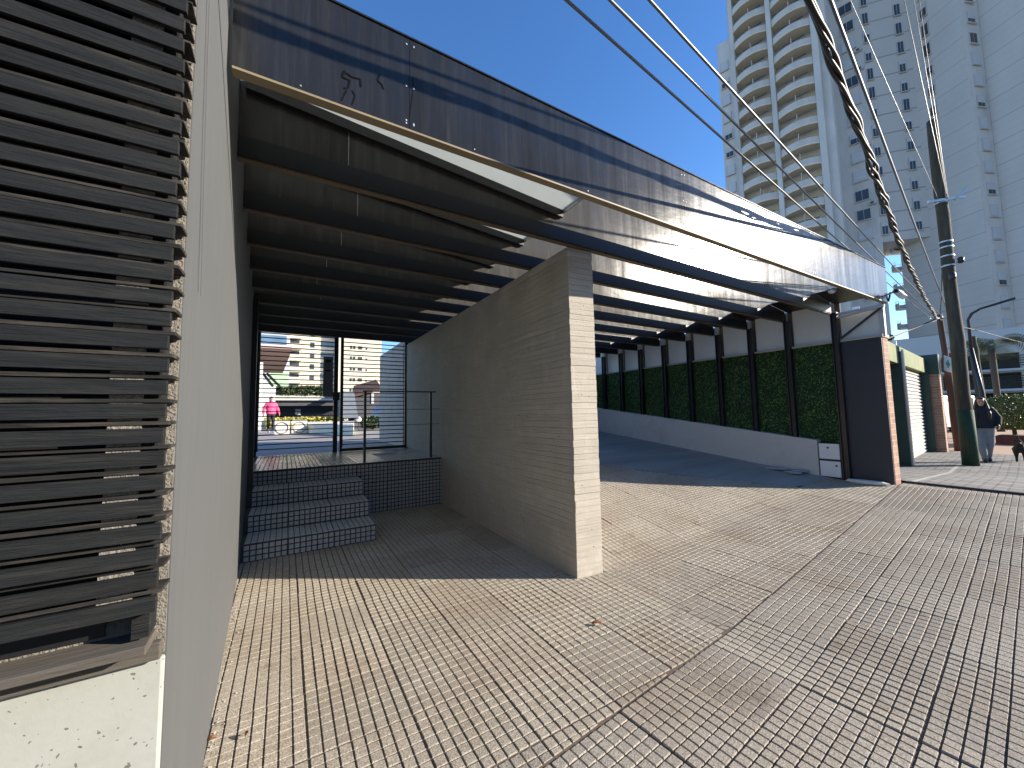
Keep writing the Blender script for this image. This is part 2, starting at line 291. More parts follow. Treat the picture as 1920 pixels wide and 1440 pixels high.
# ------------------------------------------------------------------ mesh helpers
class MB:
    def __init__(s): s.v = []; s.f = []; s.mi = []; s.cur = 0; s.smooth = False
    def add(s, vs, fs):
        o = len(s.v); s.v += [tuple(x) for x in vs]; s.f += [tuple(i+o for i in f) for f in fs]; s.mi += [s.cur]*len(fs); return s
    def prism(s, poly, z0, z1):               # poly: ground outline, anticlockwise or not; z may be a list per corner
        n = len(poly); a = z0 if isinstance(z0, (list, tuple)) else [z0]*n; b = z1 if isinstance(z1, (list, tuple)) else [z1]*n
        ar = sum(poly[i][0]*poly[(i+1) % n][1]-poly[(i+1) % n][0]*poly[i][1] for i in range(n))
        if ar < 0: poly = poly[::-1]; a = a[::-1]; b = b[::-1]
        vs = [(*p[:2], z) for p, z in zip(poly, a)]+[(*p[:2], z) for p, z in zip(poly, b)]
        fs = [tuple(range(n-1, -1, -1)), tuple(range(n, 2*n))]+[(i, (i+1) % n, n+(i+1) % n, n+i) for i in range(n)]
        return s.add(vs, fs)
    def box(s, x0, x1, y0, y1, z0, z1): return s.prism([(x0, y0), (x1, y0), (x1, y1), (x0, y1)], z0, z1)
    def obox(s, c, ax, ay, az):               # centre and three half-axis vectors
        c, ax, ay, az = map(Vector, (c, ax, ay, az))
        if ax.cross(ay).dot(az) < 0: ay = -ay
        vs = [c+i*ax+j*ay+k*az for k in (-1, 1) for i, j in ((-1, -1), (1, -1), (1, 1), (-1, 1))]
        return s.add(vs, [(3, 2, 1, 0), (4, 5, 6, 7), (0, 1, 5, 4), (1, 2, 6, 5), (2, 3, 7, 6), (3, 0, 4, 7)])
    def beam(s, p, q, w, h, up=(0, 0, 1)):    # square bar from p to q
        p, q = Vector(p), Vector(q); d = (q-p); l = d.length; d.normalize(); u = Vector(up)
        sdir = d.cross(u)
        if sdir.length < 1e-4: sdir = d.cross(Vector((1, 0, 0)))
        sdir.normalize(); u = sdir.cross(d)
        return s.obox((p+q)/2, d*l/2, sdir*w/2, u*h/2)
    def tube(s, pts, r, n=8, cap=True):
        pts = [Vector(p) for p in pts]; m = len(pts); rs = r if isinstance(r, (list, tuple)) else [r]*m
        vs = []; prev = None
        for i, p in enumerate(pts):
            d = (pts[min(i+1, m-1)]-pts[max(i-1, 0)]).normalized()
            if prev is None:
                a = d.cross(Vector((0, 0, 1)));
                if a.length < 1e-3: a = d.cross(Vector((1, 0, 0)))
            else: a = prev-d*prev.dot(d)
            a.normalize(); prev = a; b = d.cross(a)
            vs += [p+(a*math.cos(2*math.pi*k/n)+b*math.sin(2*math.pi*k/n))*rs[i] for k in range(n)]
        fs = [(i*n+k, i*n+(k+1) % n, (i+1)*n+(k+1) % n, (i+1)*n+k) for i in range(m-1) for k in range(n)]
        if cap: fs += [tuple(range(n-1, -1, -1)), tuple(range((m-1)*n, m*n))]
        return s.add(vs, fs)
    def lathe(s, c, prof, n=16):              # prof: (radius, z) pairs, upwards
        vs = [(c[0]+r*math.cos(2*math.pi*k/n), c[1]+r*math.sin(2*math.pi*k/n), c[2]+z) for r, z in prof for k in range(n)]
        m = len(prof); fs = [(i*n+k, i*n+(k+1) % n, (i+1)*n+(k+1) % n, (i+1)*n+k) for i in range(m-1) for k in range(n)]
        fs += [tuple(range(n-1, -1, -1)), tuple(range((m-1)*n, m*n))]
        return s.add(vs, fs)
    def ball(s, c, rx, ry=None, rz=None, n=10):
        ry = ry or rx; rz = rz or rx
        vs = []; m = max(4, n//2+1)
        for i in range(1, m):
            t = math.pi*i/m
            vs += [(c[0]+rx*math.sin(t)*math.cos(2*math.pi*k/n), c[1]+ry*math.sin(t)*math.sin(2*math.pi*k/n), c[2]-rz*math.cos(t)) for k in range(n)]
        o = len(vs); vs += [(c[0], c[1], c[2]-rz), (c[0], c[1], c[2]+rz)]
        fs = [(i*n+k, i*n+(k+1) % n, (i+1)*n+(k+1) % n, (i+1)*n+k) for i in range(m-2) for k in range(n)]
        fs += [((k+1) % n, k, o) for k in range(n)]+[((m-2)*n+k, (m-2)*n+(k+1) % n, o+1) for k in range(n)]
        return s.add(vs, fs)
    def grid(s, fn, us, vs_):                 # sheet of points fn(u, v)
        nu, nv = len(us), len(vs_); pts = [fn(u, v) for v in vs_ for u in us]
        return s.add(pts, [(j*nu+i, j*nu+i+1, (j+1)*nu+i+1, (j+1)*nu+i) for j in range(nv-1) for i in range(nu-1)])
    def build(s, name, m, parent=None, smooth=False, bevel=0):
        me = bpy.data.meshes.new(name); off = Vector((0, 0, 0)); p = parent
        rot = 0
        while p is not None: off += Vector(p.location); p = p.parent
        vv = [(x-off[0], y-off[1], z-off[2]) for x, y, z in s.v] if off.length > 0 else s.v
        me.from_pydata(vv, [], s.f)
        for x in (m if isinstance(m, (list, tuple)) else [m]): me.materials.append(x)
        if any(s.mi): me.polygons.foreach_set('material_index', s.mi)
        if smooth: me.polygons.foreach_set('use_smooth', [True]*len(me.polygons))
        me.update()
        o = bpy.data.objects.new(name, me); C.objects.link(o); o.parent = parent
        if bevel:
            bv = o.modifiers.new('Bevel', 'BEVEL'); bv.width = bevel; bv.segments = 2; bv.limit_method = 'ANGLE'; bv.harden_normals = False
        return o
def tag(o, label=None, cat=None, group=None, kind=None):
    if label: o['label'] = label
    if cat: o['category'] = cat
    if group: o['group'] = group
    if kind: o['kind'] = kind
    return o
def thing(name, loc, label, cat, group=None):
    o = bpy.data.objects.new(name, None); C.objects.link(o); o.location = loc; o.empty_display_size = .2
    return tag(o, label, cat, group)
def copy_part(o, parent, loc=None, rz=None):
    c = o.copy(); C.objects.link(c); c.parent = parent
    if loc is not None: c.location = loc
    if rz is not None: c.rotation_euler.z = rz
    for ch in list(o.children): copy_part(ch, c)
    return c
def leaves(mb, pts, size, nrm=None, jitter=1.0, asp=.55):
    for p in pts:
        d = Vector((random.gauss(0, 1), random.gauss(0, 1), random.gauss(0, 1))).normalized()
        if nrm is not None: n_ = (Vector(nrm)+d*jitter).normalized()
        else: n_ = d
        a = n_.cross(Vector((random.gauss(0, 1), random.gauss(0, 1), random.gauss(0, 1)))).normalized(); b = n_.cross(a)
        s_ = size*random.uniform(.7, 1.3); p = Vector(p)
        mb.add([p-a*s_, p+b*s_*asp+n_*s_*.15, p+a*s_, p-b*s_*asp+n_*s_*.15], [(0, 1, 2, 3)])

# ------------------------------------------------------------------ ground
def gz(x, y):
    if x <= 2.6: return 0.0
    if x <= 8.4:
        xx = min(x, 7.95); c = .058 if y < 2.75 else max(0.0, .058-.017*(y-2.75))
        return max(0.0, .31+.11*max(0, min(y, 8.6)-2.73)+c*(xx-7.95))
    return max(0.0, .31-.31*(x-8.4)/4.2)
def on_ground(px, py):
    d = ray(px, py); lo, hi = .5, 400.0; f = lambda t: (CP+d*t)[2]-gz(*(CP+d*t)[:2])
    t = lo
    while f(t) > 0 and t < hi: t *= 1.02
    a, b = t/1.02, t
    for _ in range(30):
        m_ = (a+b)/2
        if f(m_) > 0: a = m_
        else: b = m_
    return CP+d*b
SEAM = lambda x: 1.455+.094*(x-.98)
def panes(name, mats, o, u, v, rng_u, rng_v, keep, pitch=.057, gap=.0068, h=.0062, zf=None, normal=None, jit=.0006, parent=None, kind='structure', tilejit=.0012, drop=None, clampy=None):
    """one sheet of raised tile squares: 8 by 8 squares to a tile, every tile a shade of its own"""
    o = np.array(o, float); u = np.array(u, float); v = np.array(v, float); nrm = np.cross(u, v) if normal is None else np.array(normal, float)
    iu = np.arange(*rng_u); iv = np.arange(*rng_v); I, J = np.meshgrid(iu, iv); I = I.ravel(); J = J.ravel()
    ti, tj = I//8, J//8
    cu = (I+.5)*pitch+ti*.0045; cv = (J+.5)*pitch+tj*.0045
    ctr = o+cu[:, None]*u+cv[:, None]*v
    k = keep(ctr); I, J, ti, tj, ctr = I[k], J[k], ti[k], tj[k], ctr[k]
    T = (ti-ti.min())*1009+(tj-tj.min()); ut, inv = np.unique(T, return_inverse=True)
    tint = np.clip(rng.normal(.5, .2, len(ut)), 0, 1)[inv]+rng.normal(0, .07, len(ctr))
    th = rng.normal(0, tilejit, len(ut))[inv]; tx = rng.normal(0, .0011, len(ut))[inv]; ty = rng.normal(0, .0011, len(ut))[inv]
    sh = rng.normal(0, .0012, (len(ut), 2))[inv]
    if drop is not None: th = th+drop
    top = h+th+rng.normal(0, jit, len(ctr)); a = (pitch-gap)/2; bev = .002
    V = np.zeros((len(ctr), 8, 3))
    for q, (sx, sy, e, hh) in enumerate([(-1, -1, 0, 0), (1, -1, 0, 0), (1, 1, 0, 0), (-1, 1, 0, 0), (-1, -1, bev, 1), (1, -1, bev, 1), (1, 1, bev, 1), (-1, 1, bev, 1)]):
        du = sx*(a-e)+sh[:, 0]; dv = sy*(a-e)+sh[:, 1]
        up = top*hh+(tx*sx+ty*sy)*hh*.5
        V[:, q] = ctr+du[:, None]*u+dv[:, None]*v+up[:, None]*nrm
    V = V.reshape(-1, 3)
    if clampy is not None: V[:, 1] = np.maximum(V[:, 1], np.array([clampy(x) for x in V[:, 0]]))
    if zf is not None: V[:, 2] += np.array([zf(x, y) for x, y in V[:, :2]])
    base = np.arange(len(ctr))[:, None]*8
    F = np.concatenate([base+np.array(q) for q in ([4, 5, 6, 7], [0, 1, 5, 4], [1, 2, 6, 5], [2, 3, 7, 6], [3, 0, 4, 7])], 1).reshape(-1, 4)
    me = bpy.data.meshes.new(name); me.vertices.add(len(V)); me.loops.add(F.size); me.polygons.add(len(F))
    off = np.zeros(3); p = parent
    while p is not None: off += np.array(p.location); p = p.parent
    me.vertices.foreach_set('co', (V-off).astype(np.float32).ravel()); me.loops.foreach_set('vertex_index', F.astype(np.int32).ravel())
    me.polygons.foreach_set('loop_start', np.arange(0, F.size, 4, dtype=np.int32)); me.polygons.foreach_set('loop_total', np.full(len(F), 4, np.int32))
    at_ = me.attributes.new('tint', 'FLOAT', 'FACE'); at_.data.foreach_set('value', np.repeat(tint, 5).astype(np.float32))
    sf = me.attributes.new('sharp_face', 'BOOLEAN', 'FACE'); sf.data.foreach_set('value', np.ones(len(F), bool))
    me.materials.append(mats); me.update(calc_edges=True); me.validate()
    ob = bpy.data.objects.new(name, me); C.objects.link(ob); ob.parent = parent
    if kind: ob['kind'] = kind
    return ob

def ramp_line(x): return max(5.3-1.15*(x-4.85), 2.95) if x > 4.85 else 5.3      # where the tiles stop and the concrete ramp starts
def keepA(c):
    x, y = c[:, 0], c[:, 1]
    rl = np.array([ramp_line(q) for q in x])
    return (x > -.75-.0*y) & (y > np.array([SEAM(q) for q in x])-.015) & np.where(x < 2.45, np.where(x < .99, y < 4.93, y < 6.32), (y < rl)) & (x < 7.97)
def keepB(c):
    x, y = c[:, 0], c[:, 1]
    return (y < np.array([SEAM(q) for q in x])-.02) & (x < 8.3) & (x > -2.2) & (y > -1.25)
panes('sidewalk', M['pane'], (-.8, 1.1, 0), (1, 0, 0), (0, 1, 0), (0, 154), (0, 92), keepA, zf=gz, clampy=lambda x: SEAM(x)+.004)
ca, sa = math.cos(math.atan(.094)), math.sin(math.atan(.094))
panes('sidewalk', M['pane_grey'], (-2.2, SEAM(-2.2)-.007, 0), (ca, sa, 0), (-sa, ca, 0), (0, 190), (-64, 0), keepB, zf=gz)
g = MB()
us = [-3+.25*i for i in range(47)]; vs_ = [-1.5+.25*i for i in range(42)]
g.grid(lambda u, v: (u, v, gz(u, v)-.0005), us, vs_); g.build('pavement', M['grout'], None, True)['kind'] = 'structure'
# concrete car ramp
g = MB()
def rampf(u, v):
    x = 2.6+(7.95-2.6)*u; y0 = ramp_line(x)-.012; y = y0+(8.75-y0)*v; return (x, y, gz(x, y)+.006)
g.grid(rampf, [i/24 for i in range(25)], [i/20 for i in range(21)]); g.build('ramp', M['ramp'], None, True)['kind'] = 'structure'
# neighbour's pavement: dark small setts with pale joints
def sett_mat():
    m, t, b = newmat('dark_sett_paving'); v = coords(t, (1, 1, 1), True)
    mp = _n(t, 'ShaderNodeMapping'); mp.inputs['Rotation'].default_value = (0, 0, R(-6)); t.links.new(v, mp.inputs[0])
    def br(w, h, ms):
        n = _n(t, 'ShaderNodeTexBrick'); n.offset = 0; n.inputs['Scale'].default_value = 1; n.inputs['Brick Width'].default_value = w; n.inputs['Row Height'].default_value = h
        n.inputs['Mortar Size'].default_value = ms; n.inputs['Color1'].default_value = (.13, .125, .12, 1); n.inputs['Color2'].default_value = (.24, .23, .215, 1); n.inputs['Mortar'].default_value = (.1, .095, .09, 1)
        t.links.new(mp.outputs[0], n.inputs['Vector']); return n
    a = br(.13, .13, .012); bb = br(1.15, 1.15, .03)
    cc = mixc(t, bb.outputs['Fac'], a.outputs['Color'], (.4, .38, .34))
    cc = mixc(t, math_(t, 'MULTIPLY', ramp(t, noise(t, v, .8, 6), .45, .7), .4), cc, (.27, .25, .22))
    t.links.new(cc, b.inputs['Base Color']); b.inputs['Roughness'].default_value = .85
    bn = _n(t, 'ShaderNodeBump'); bn.inputs['Strength'].default_value = .6; bn.inputs['Distance'].default_value = .012; bn.invert = True
    t.links.new(a.outputs['Fac'], bn.inputs['Height']); t.links.new(bn.outputs[0], b.inputs['Normal']); return m
M['sett'] = sett_mat()
g = MB(); g.grid(lambda u, v: (u, v, gz(u, v)+.03), [8.34+.3*i for i in range(34)], [-1.5+.4*i for i in range(20)])
g.build('sett_pavement', M['sett'], None, True)['kind'] = 'structure'
g = MB(); zz = gz(8.3, 1)
g.prism([(8.28, -1.4), (8.34, -1.4), (8.34, 2.1), (8.28, 2.1)], zz-.05, zz+.034); g.build('pavement_edge', M['asphalt'])['kind'] = 'structure'
g = MB(); g.grid(lambda u, v: (u, v, .02), [18.2, 40, 80], [-1.5, 2, 5, 9]); 
M['orange_pave'] = mat('ochre_paving', (.42, .27, .17), .85, var=.2, vs_=2, stretch=(3, .4, 1), dirt=(.3, .28, .26), dirt_amt=.6, dirt_scale=.9)
g.build('ochre_pavement', M['orange_pave'])['kind'] = 'structure'
g = MB(); g.box(-40, 90, -1.68, -1.5, -.18, .01); g.build('kerb', M['kerb'])['kind'] = 'structure'
g = MB(); g.grid(lambda u, v: (u, v, -.14), [-300, 0, 300], [-14, -1.67]); g.build('road', M['asphalt'])['kind'] = 'structure'
g = MB(); g.grid(lambda u, v: (u, v, -.2), [-900, -300, 0, 300, 900], [-900, -300, 0, 300, 900]); g.build('ground', M['earth'])['kind'] = 'structure'
g = MB(); g.prism([(-30, 8.7), (7.9, 8.7), (30, 12), (30, 70), (-30, 70)], .5, .77); g.build('plaza_ground', M['plaza'])['kind'] = 'structure'

# ------------------------------------------------------------------ left building: side wall, louvred front
WX = lambda y: -.195-.037*y
lb = thing('facade_wall', (-.3, 1.3, 0), 'smooth grey side wall with a pale plaster base behind the black slats', 'wall')
g = MB(); g.prism([(WX(1.30), 1.30), (WX(8.75), 8.75), (-3.6, 8.75), (-3.6, 1.30)], 0, 4.4); g.build('wall', M['wall_grey'], lb)
g = MB(); g.box(-3.6, WX(1.3)-.003, 1.293, 1.2995, .93, 4.4); g.build('rough_band', M['rough_plaster'], lb)
g = MB(); g.box(-3.6, WX(1.28)-.0015, 1.280, 1.2995, 0, .925); g.build('plaster_base', M['pitted'], lb, False, .006)
# hairline cracks of the render: two thin scored lines
g = MB()
for yy in (1.40, 1.406, 1.45):
    pts = [(WX(yy-.05+.11*k/8)+.0015, yy-.02+.13*(k/8)**2, 4.3-.3*k) for k in range(9)]
    g.tube(pts, .0006, 4)
g.build('score_lines', M['deck_dark'], lb)

ls = thing('louvre_screen', (-.3, 1.2, .95), 'black weathered timber slat screen over the pale plaster base', 'louvre')
def board(g, x0, x1, y0, y1, z0, z1, sag=0, tw=0, n=10):      # a slightly wavy board
    xs = [x0+(x1-x0)*i/n for i in range(n+1)]; ph = random.uniform(0, 6); am = random.uniform(.0006, .002)
    vs = []
    for i, x in enumerate(xs):
        w = am*math.sin(ph+i*.9)+sag*math.sin(math.pi*i/n); t = tw*(i/n-.5)
        vs += [(x, y0+t, z0+w), (x, y1+t, z0+w), (x, y1-t, z1+w), (x, y0-t, z1+w)]
    fs = [(3, 2, 1, 0), tuple(4*n+k for k in range(4))]
    for i in range(n):
        a = 4*i; fs += [(a, a+1, a+5, a+4), (a+1, a+2, a+6, a+5), (a+2, a+3, a+7, a+6), (a+3, a, a+4, a+7)]
    g.add(vs, fs)
f_, e_ = MB(), MB(); z = 1.062; k = 0
while z < 4.0:
    xe = -.243+random.uniform(-.004, .003)
    board(f_, -3.5, xe-.004, 1.206, 1.219, z-.0005, z+.0335, 0, random.uniform(-.003, .003))
    board(e_, -3.5, -.238+random.uniform(-.006, 0), 1.2196, 1.2865, z+.0385+random.uniform(-.0015, .001), z+.0470+random.uniform(-.0012, .0015), random.uniform(-.0015, .0015), random.uniform(-.0025, .002))
    z += .0553+random.uniform(-.0012, .0012); k += 1
g = MB(); g.box(-3.5, -.353, 1.2865, 1.2925, 1.0, 4.0); g.build('shade_sheet', M['black'], ls)  # black sheet stands for the shade in the recess behind the slats
g = MB(); g.box(-.352, -.2945, 1.2235, 1.2863, 1.075, 4.0); g.build('pilaster', M['pilaster'], ls)
f_.build('slats', M['slat'], ls, False, .0012)
e_.cur = 0; e_.build('shelf_slats', M['shelf'], ls, False, .001)
for xb in (-.276, -.66, -1.3, -2.0):
    g = MB(); g.box(xb-.018, xb+.012, 1.231, 1.2925, 1.0, 4.0); g.build('batten', M['slat'], ls)
g = MB(); g.box(-3.5, -.262, 1.205, 1.2925, .972, .992); g.build('bottom_rail', M['slat_edge'], ls, False, .002)
g = MB(); g.box(-3.5, -.247, 1.258, 1.2795, .93, .971); g.build('drip_board', M['slat_edge'], ls, False, .003)

# ------------------------------------------------------------------ canopy
cn = thing('canopy', (3.8, 2.03, 0), 'long dark steel pergola roof of deep parallel beams over the garage entry', 'canopy')
seams = [-.255, .56, 3.02, 5.5, 7.98]
for a, b in zip(seams, seams[1:]):
    g = MB(); g.grid(lambda u, v: (a+(b-a)*u, 2.03+(.004*math.sin(math.pi*u)*math.sin(math.pi*v)), 3.102+(3.65-3.102)*v), [.0012/(b-a)+i*(1-.0024/(b-a))/12 for i in range(13)], [i/6 for i in range(7)])
    n = len(g.v); g.build('fascia_sheet', M['sheet'], cn, True)
g = MB(); g.box(-.25, 7.975, 2.046, 2.078, 3.104, 3.648); g.build('fascia_core', M['black'], cn)
g = MB(); g.box(-.25, 7.98, 2.027, 2.082, 3.090, 3.1015); g.build('fascia_trim', M['tan'], cn)
g = MB(); g.box(-.25, 7.985, 2.022, 2.086, 3.651, 3.660); g.build('coping', M['sheet'], cn)
g = MB()
for xs in seams[1:-1]:
    for zz in (3.13, 3.145, 3.36, 3.61):
        for dx in (-.02, .022): g.ball((xs+dx, 2.029, zz+random.uniform(-.006, .006)), .006, .003, .006, 8)
for i in range(9): g.ball((.1+.9*i+random.uniform(-.1, .1), 2.029, random.choice((3.125, 3.63))), .005, .003, .005, 8)
g.build('screws', M['galv'], cn)
M['mark'] = mat('black_paint_mark', (.0095, .0095, .01), .9, spec=.02)
for st_ in ([(1040, 630), (1018, 690), (1088, 722), (1070, 790), (1030, 792)], [(1050, 650), (1110, 692), (1180, 708), (1187, 782)], [(1058, 812), (1036, 850), (1010, 902)], [(1108, 812), (1132, 860), (1104, 942)], [(1356, 664), (1336, 720), (1375, 762), (1390, 804)], [(1650, 690), (1655, 800), (1620, 1060)]):
    g = MB(); q = [at(430+x/4.8, y/4.8, 1, 2.0285) for x, y in st_]; w_ = .0042 if st_[0][0] < 1600 else .003
    for a, b in zip(q, q[1:]): g.beam(a, b, .001, w_*2.2, (0, -1, 0)) if False else g.tube([a, b], w_, 6)
    g.v = [(x, 2.0292+(y-2.0285)*.03, z) for x, y, z in g.v]; g.build('paint_mark', M['mark'], cn)
BY = [2.752, 3.44, 4.13, 4.82, 5.52, 6.23, 6.93, 7.62, 8.31]
for yb in BY:
    xl = WX(yb)+.002
    g = MB(); g.grid(lambda u, v: (xl+(7.95-xl)*u, yb+.003*math.sin(9*u+yb*5)*math.sin(math.pi*v), 3.2365+.41*v), [i/20 for i in range(21)], [i/5 for i in range(6)])
    sheet_g = g; g = MB(); g.box(xl, 7.95, yb-.014, yb+.0045, 3.104, 3.236); b = g.build('beam', M['black'], cn, False, .002); sheet_g.build('web_sheet', M['web'], b, True)
    g = MB(); g.box(xl, 7.95, yb+.006, yb+.046, 3.104, 3.646); g.build('beam_core', M['black'], b)
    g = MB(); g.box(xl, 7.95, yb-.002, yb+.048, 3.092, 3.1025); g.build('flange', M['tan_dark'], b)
    g = MB(); xs = .33 if yb < 3 else random.uniform(.3, .5); g.box(xs, xs+.0035, yb-.006, yb-.0035, 3.238, 3.645); g.build('seam_strip', M['galv'], b)
ys = [2.085]+[y+.05 for y in BY[:-1]]; ye = [y-.007 for y in BY]
for a, b in zip(ys, ye):
    g = MB(); x0, x1 = WX(a)+.01, 2.19
    g.add([(x0, a, 3.60), (x1, a, 3.392), (x1, b, 3.392), (x0, b, 3.60), (x0, a, 3.606), (x1, a, 3.398), (x1, b, 3.398), (x0, b, 3.606)],
          [(3, 2, 1, 0), (4, 5, 6, 7), (0, 1, 5, 4), (1, 2, 6, 5), (2, 3, 7, 6), (3, 0, 4, 7)])
    rp = g.build('roof_panel', M['roof_sheet'], cn)
    g = MB(); g.add([(x0, b-.035, 3.53), (x1, b-.035, 3.322), (x1, b-.001, 3.322), (x0, b-.001, 3.53), (x0, b-.035, 3.598), (x1, b-.035, 3.39), (x1, b-.001, 3.39), (x0, b-.001, 3.598)],
          [(3, 2, 1, 0), (4, 5, 6, 7), (0, 1, 5, 4), (1, 2, 6, 5), (2, 3, 7, 6), (3, 0, 4, 7)])
    g.build('ledger', M['black'], rp)
    g = MB(); g.box(2.192, 2.20, a, b, 3.36, 3.405); g.build('end_trim', M['galv'], rp)
    g = MB(); g.add([(7.42, a, 3.36), (8.10, a, 3.27), (8.10, b, 3.27), (7.42, b, 3.36), (7.42, a, 3.372), (8.10, a, 3.282), (8.10, b, 3.282), (7.42, b, 3.372)],
          [(3, 2, 1, 0), (4, 5, 6, 7), (0, 1, 5, 4), (1, 2, 6, 5), (2, 3, 7, 6), (3, 0, 4, 7)])
    g.build('roof_panel', M['black'], cn)['label'] = 'opaque black roof strip'
lowz = lambda y: .90+(y-2.7)*.124
COLY = [2.69, 3.40, 4.05, 4.71, 5.40, 6.08, 6.80, 7.48, 8.14]
for yc in COLY:
    g = MB(); zb = gz(7.9, yc) if yc < 3 else lowz(yc)-.02
    g.box(7.862, 7.948, yc-.045, yc-.033, zb, 3.09); g.box(7.862, 7.948, yc+.033, yc+.045, zb, 3.09); g.box(7.90, 7.912, yc-.033, yc+.033, zb, 3.09)
    g.build('column', M['iron'], cn)
g = MB(); g.beam((7.9, 2.66, 3.05), (7.95, 2.07, 3.075), .05, .03); g.beam((7.9, 2.66, 2.99), (7.95, 2.07, 3.06), .04, .03); g.build('bracket', M['galv'], cn)
g = MB(); g.beam((7.9, 2.62, 2.64), (7.95, 2.08, 3.06), .03, .03); g.build('brace', M['iron'], cn)
g = MB(); g.box(8.0, 8.06, 2.10, 2.16, 2.6, 3.12); g.build('end_post', M['galv'], cn)
# lamps and camera on it
for i, (x, y) in enumerate(((7.2, 2.45), )):
    t = thing('bulkhead_lamp', (x, y, 3.3), 'small round white lamp under the roof near the right column', 'lamp')
    g = MB(); g.lathe((x, y, 3.25), [(.02, 0), (.045, .02), (.05, .05)]); g.build('diffuser', M['light_off'], t, True)
    g = MB(); g.lathe((x, y, 3.301), [(.056, 0), (.056, .02)]); g.build('housing', M['galv'], t)
t = thing('security_camera', (7.72, 1.97, 3.16), 'small grey security camera on the low right end of the fascia', 'camera')
g = MB(); g.tube([(7.68, 1.86, 3.19), (7.8, 1.9, 3.215)], .035, 12); g.build('housing', M['galv'], t, True)
g = MB(); g.tube([(7.667, 1.856, 3.187), (7.681, 1.8605, 3.1903)], .024, 12); g.build('lens', M['eye'], t)
g = MB(); g.beam((7.76, 1.9, 3.2), (7.78, 2.03, 3.17), .015, .02); g.build('bracket', M['galv'], t)
t = thing('floodlight', (8.05, 1.98, 3.2), 'white square floodlight on a stalk at the right corner of the canopy', 'lamp')
g = MB(); g.obox((8.03, 1.9, 3.2), (.085, 0, 0), (0, .03, -.02), (0, .03, .05)); g.build('head', M['white'], t)
g = MB(); g.beam((8.0, 2.0, 3.25), (8.22, 1.93, 3.27), .015, .015); g.beam((8.0, 2.03, 3.12), (8.0, 2.0, 3.26), .02, .02); g.build('stalk', M['iron'], t)

# ------------------------------------------------------------------ concrete wall
cw = MB(); z = 0.0; k = 0
while z < 3.084:
    h = min(random.choice((.05, .055, .06, .066)), 3.085-z); h = h if 3.085-z-h > .03 else 3.085-z
    d = random.gauss(0, .0013); e = random.gauss(0, .0018)
    cw.prism([(2.285-d, 2.780-e), (2.574+d, 2.758-e), (2.63+d, 8.74), (2.36-d, 8.74)], z, z+h-.0016); z += h
cw.box(2.30, 2.56, 2.80, 8.7, .002, 3.08)
tag(cw.build('concrete_wall', M['board'], None, False, .0015), 'tall board marked concrete wall standing between the steps and the car ramp', 'wall')
cw = MB(); z = .77
while z < 3.22:
    d = random.gauss(0, .0025); cw.prism([(2.35-d, 9.02), (2.62, 9.02), (2.62, 11.7), (2.36-d, 11.7)], z, z+.098); z += .1
M['taupe'] = mat('taupe_concrete', (.52, .41, .34), .9, var=.15, vs_=3, bump=.5, bs=30)
tag(cw.build('concrete_wall', M['taupe']), 'taupe concrete wall in the open behind the slatted gate', 'wall')

# ------------------------------------------------------------------ steps and landing
st = thing('entrance_steps', (.5, 5.5, 0), 'tiled entrance steps and landing in the shade left of the concrete wall', 'steps')
tall = lambda c: np.ones(len(c), bool)
SY = [4.95, 5.40, 5.87, 6.34]; SX = .965; RIS = .194
for i in range(3):
    y0 = SY[i]; zt = RIS*(i+1); xl = WX(y0)+.02
    g = MB(); g.prism([(xl-.02, y0), (SX, y0), (SX, SY[i+1]+.01), (xl-.04, SY[i+1]+.01)], .001, zt-.006); s_ = g.build('step', M['grout_dark'], st)
    nu = int((SX-xl)/.057)
    panes('tread_tiles', M['pane_step'], (SX, y0+.005, zt-.006), (-1, 0, 0), (0, 1, 0), (0, nu), (0, 8), tall, normal=(0, 0, 1), parent=s_, kind=None, tilejit=.0004)
    panes('riser_tiles', M['pane_step'], (SX, y0, zt-RIS+.008), (-1, 0, 0), (0, 0, 1), (0, nu), (0, 3), tall, normal=(0, -1, 0), parent=s_, kind=None, tilejit=.0004, gap=.012)
    panes('cheek_tiles', M['pane_step'], (SX, y0+.01, .008 if i == 0 else zt-RIS), (0, 1, 0), (0, 0, 1), (0, 8), (0, 3), tall, normal=(1, 0, 0), parent=s_, kind=None, tilejit=.0004)
g = MB(); g.prism([(-.44, 6.34), (2.32, 6.34), (2.345, 8.74), (-.53, 8.74)], .001, .774); ld = g.build('landing', M['grout_dark'], st)
panes('landing_tiles', M['pane_land'], (2.325, 6.345, .774), (-1, 0, 0), (0, 1, 0), (0, 48), (0, 41), lambda c: c[:, 0] > -.42, normal=(0, 0, 1), parent=ld, kind=None, tilejit=.0004)
panes('riser_tiles', M['pane_step'], (2.325, 6.34, .006), (-1, 0, 0), (0, 0, 1), (0, 48), (0, 13), lambda c: ((c[:, 0] > .98) | (c[:, 2] > .585)) & (c[:, 0] > -.4), normal=(0, -1, 0), parent=ld, kind=None, tilejit=.0004, gap=.012)

hr = thing('handrail', (1.6, 6.4, .78), 'thin dark steel handrail standing on the edge of the tiled landing', 'handrail')
for x in (1.07, 2.14):
    g = MB(); g.box(x-.018, x+.018, 6.39, 6.40+.03, .77, 1.885); g.build('post', M['iron'], hr)
g = MB(); g.box(1.03, 2.23, 6.375, 6.435, 1.886, 1.905); g.build('top_rail', M['iron'], hr)
for z in (1.345, 1.60):
    g = MB(); g.tube([(1.07, 6.405, z), (2.33, 6.405, z)], .004, 6); g.build('cable', M['iron'], hr)
g = MB(); g.box(-.408, -.35, 5.9, 5.96, .583, 3.085); tag(g.build('steel_post', M['iron']), 'dark flat steel post rising from the top step beside the grey wall', 'post')

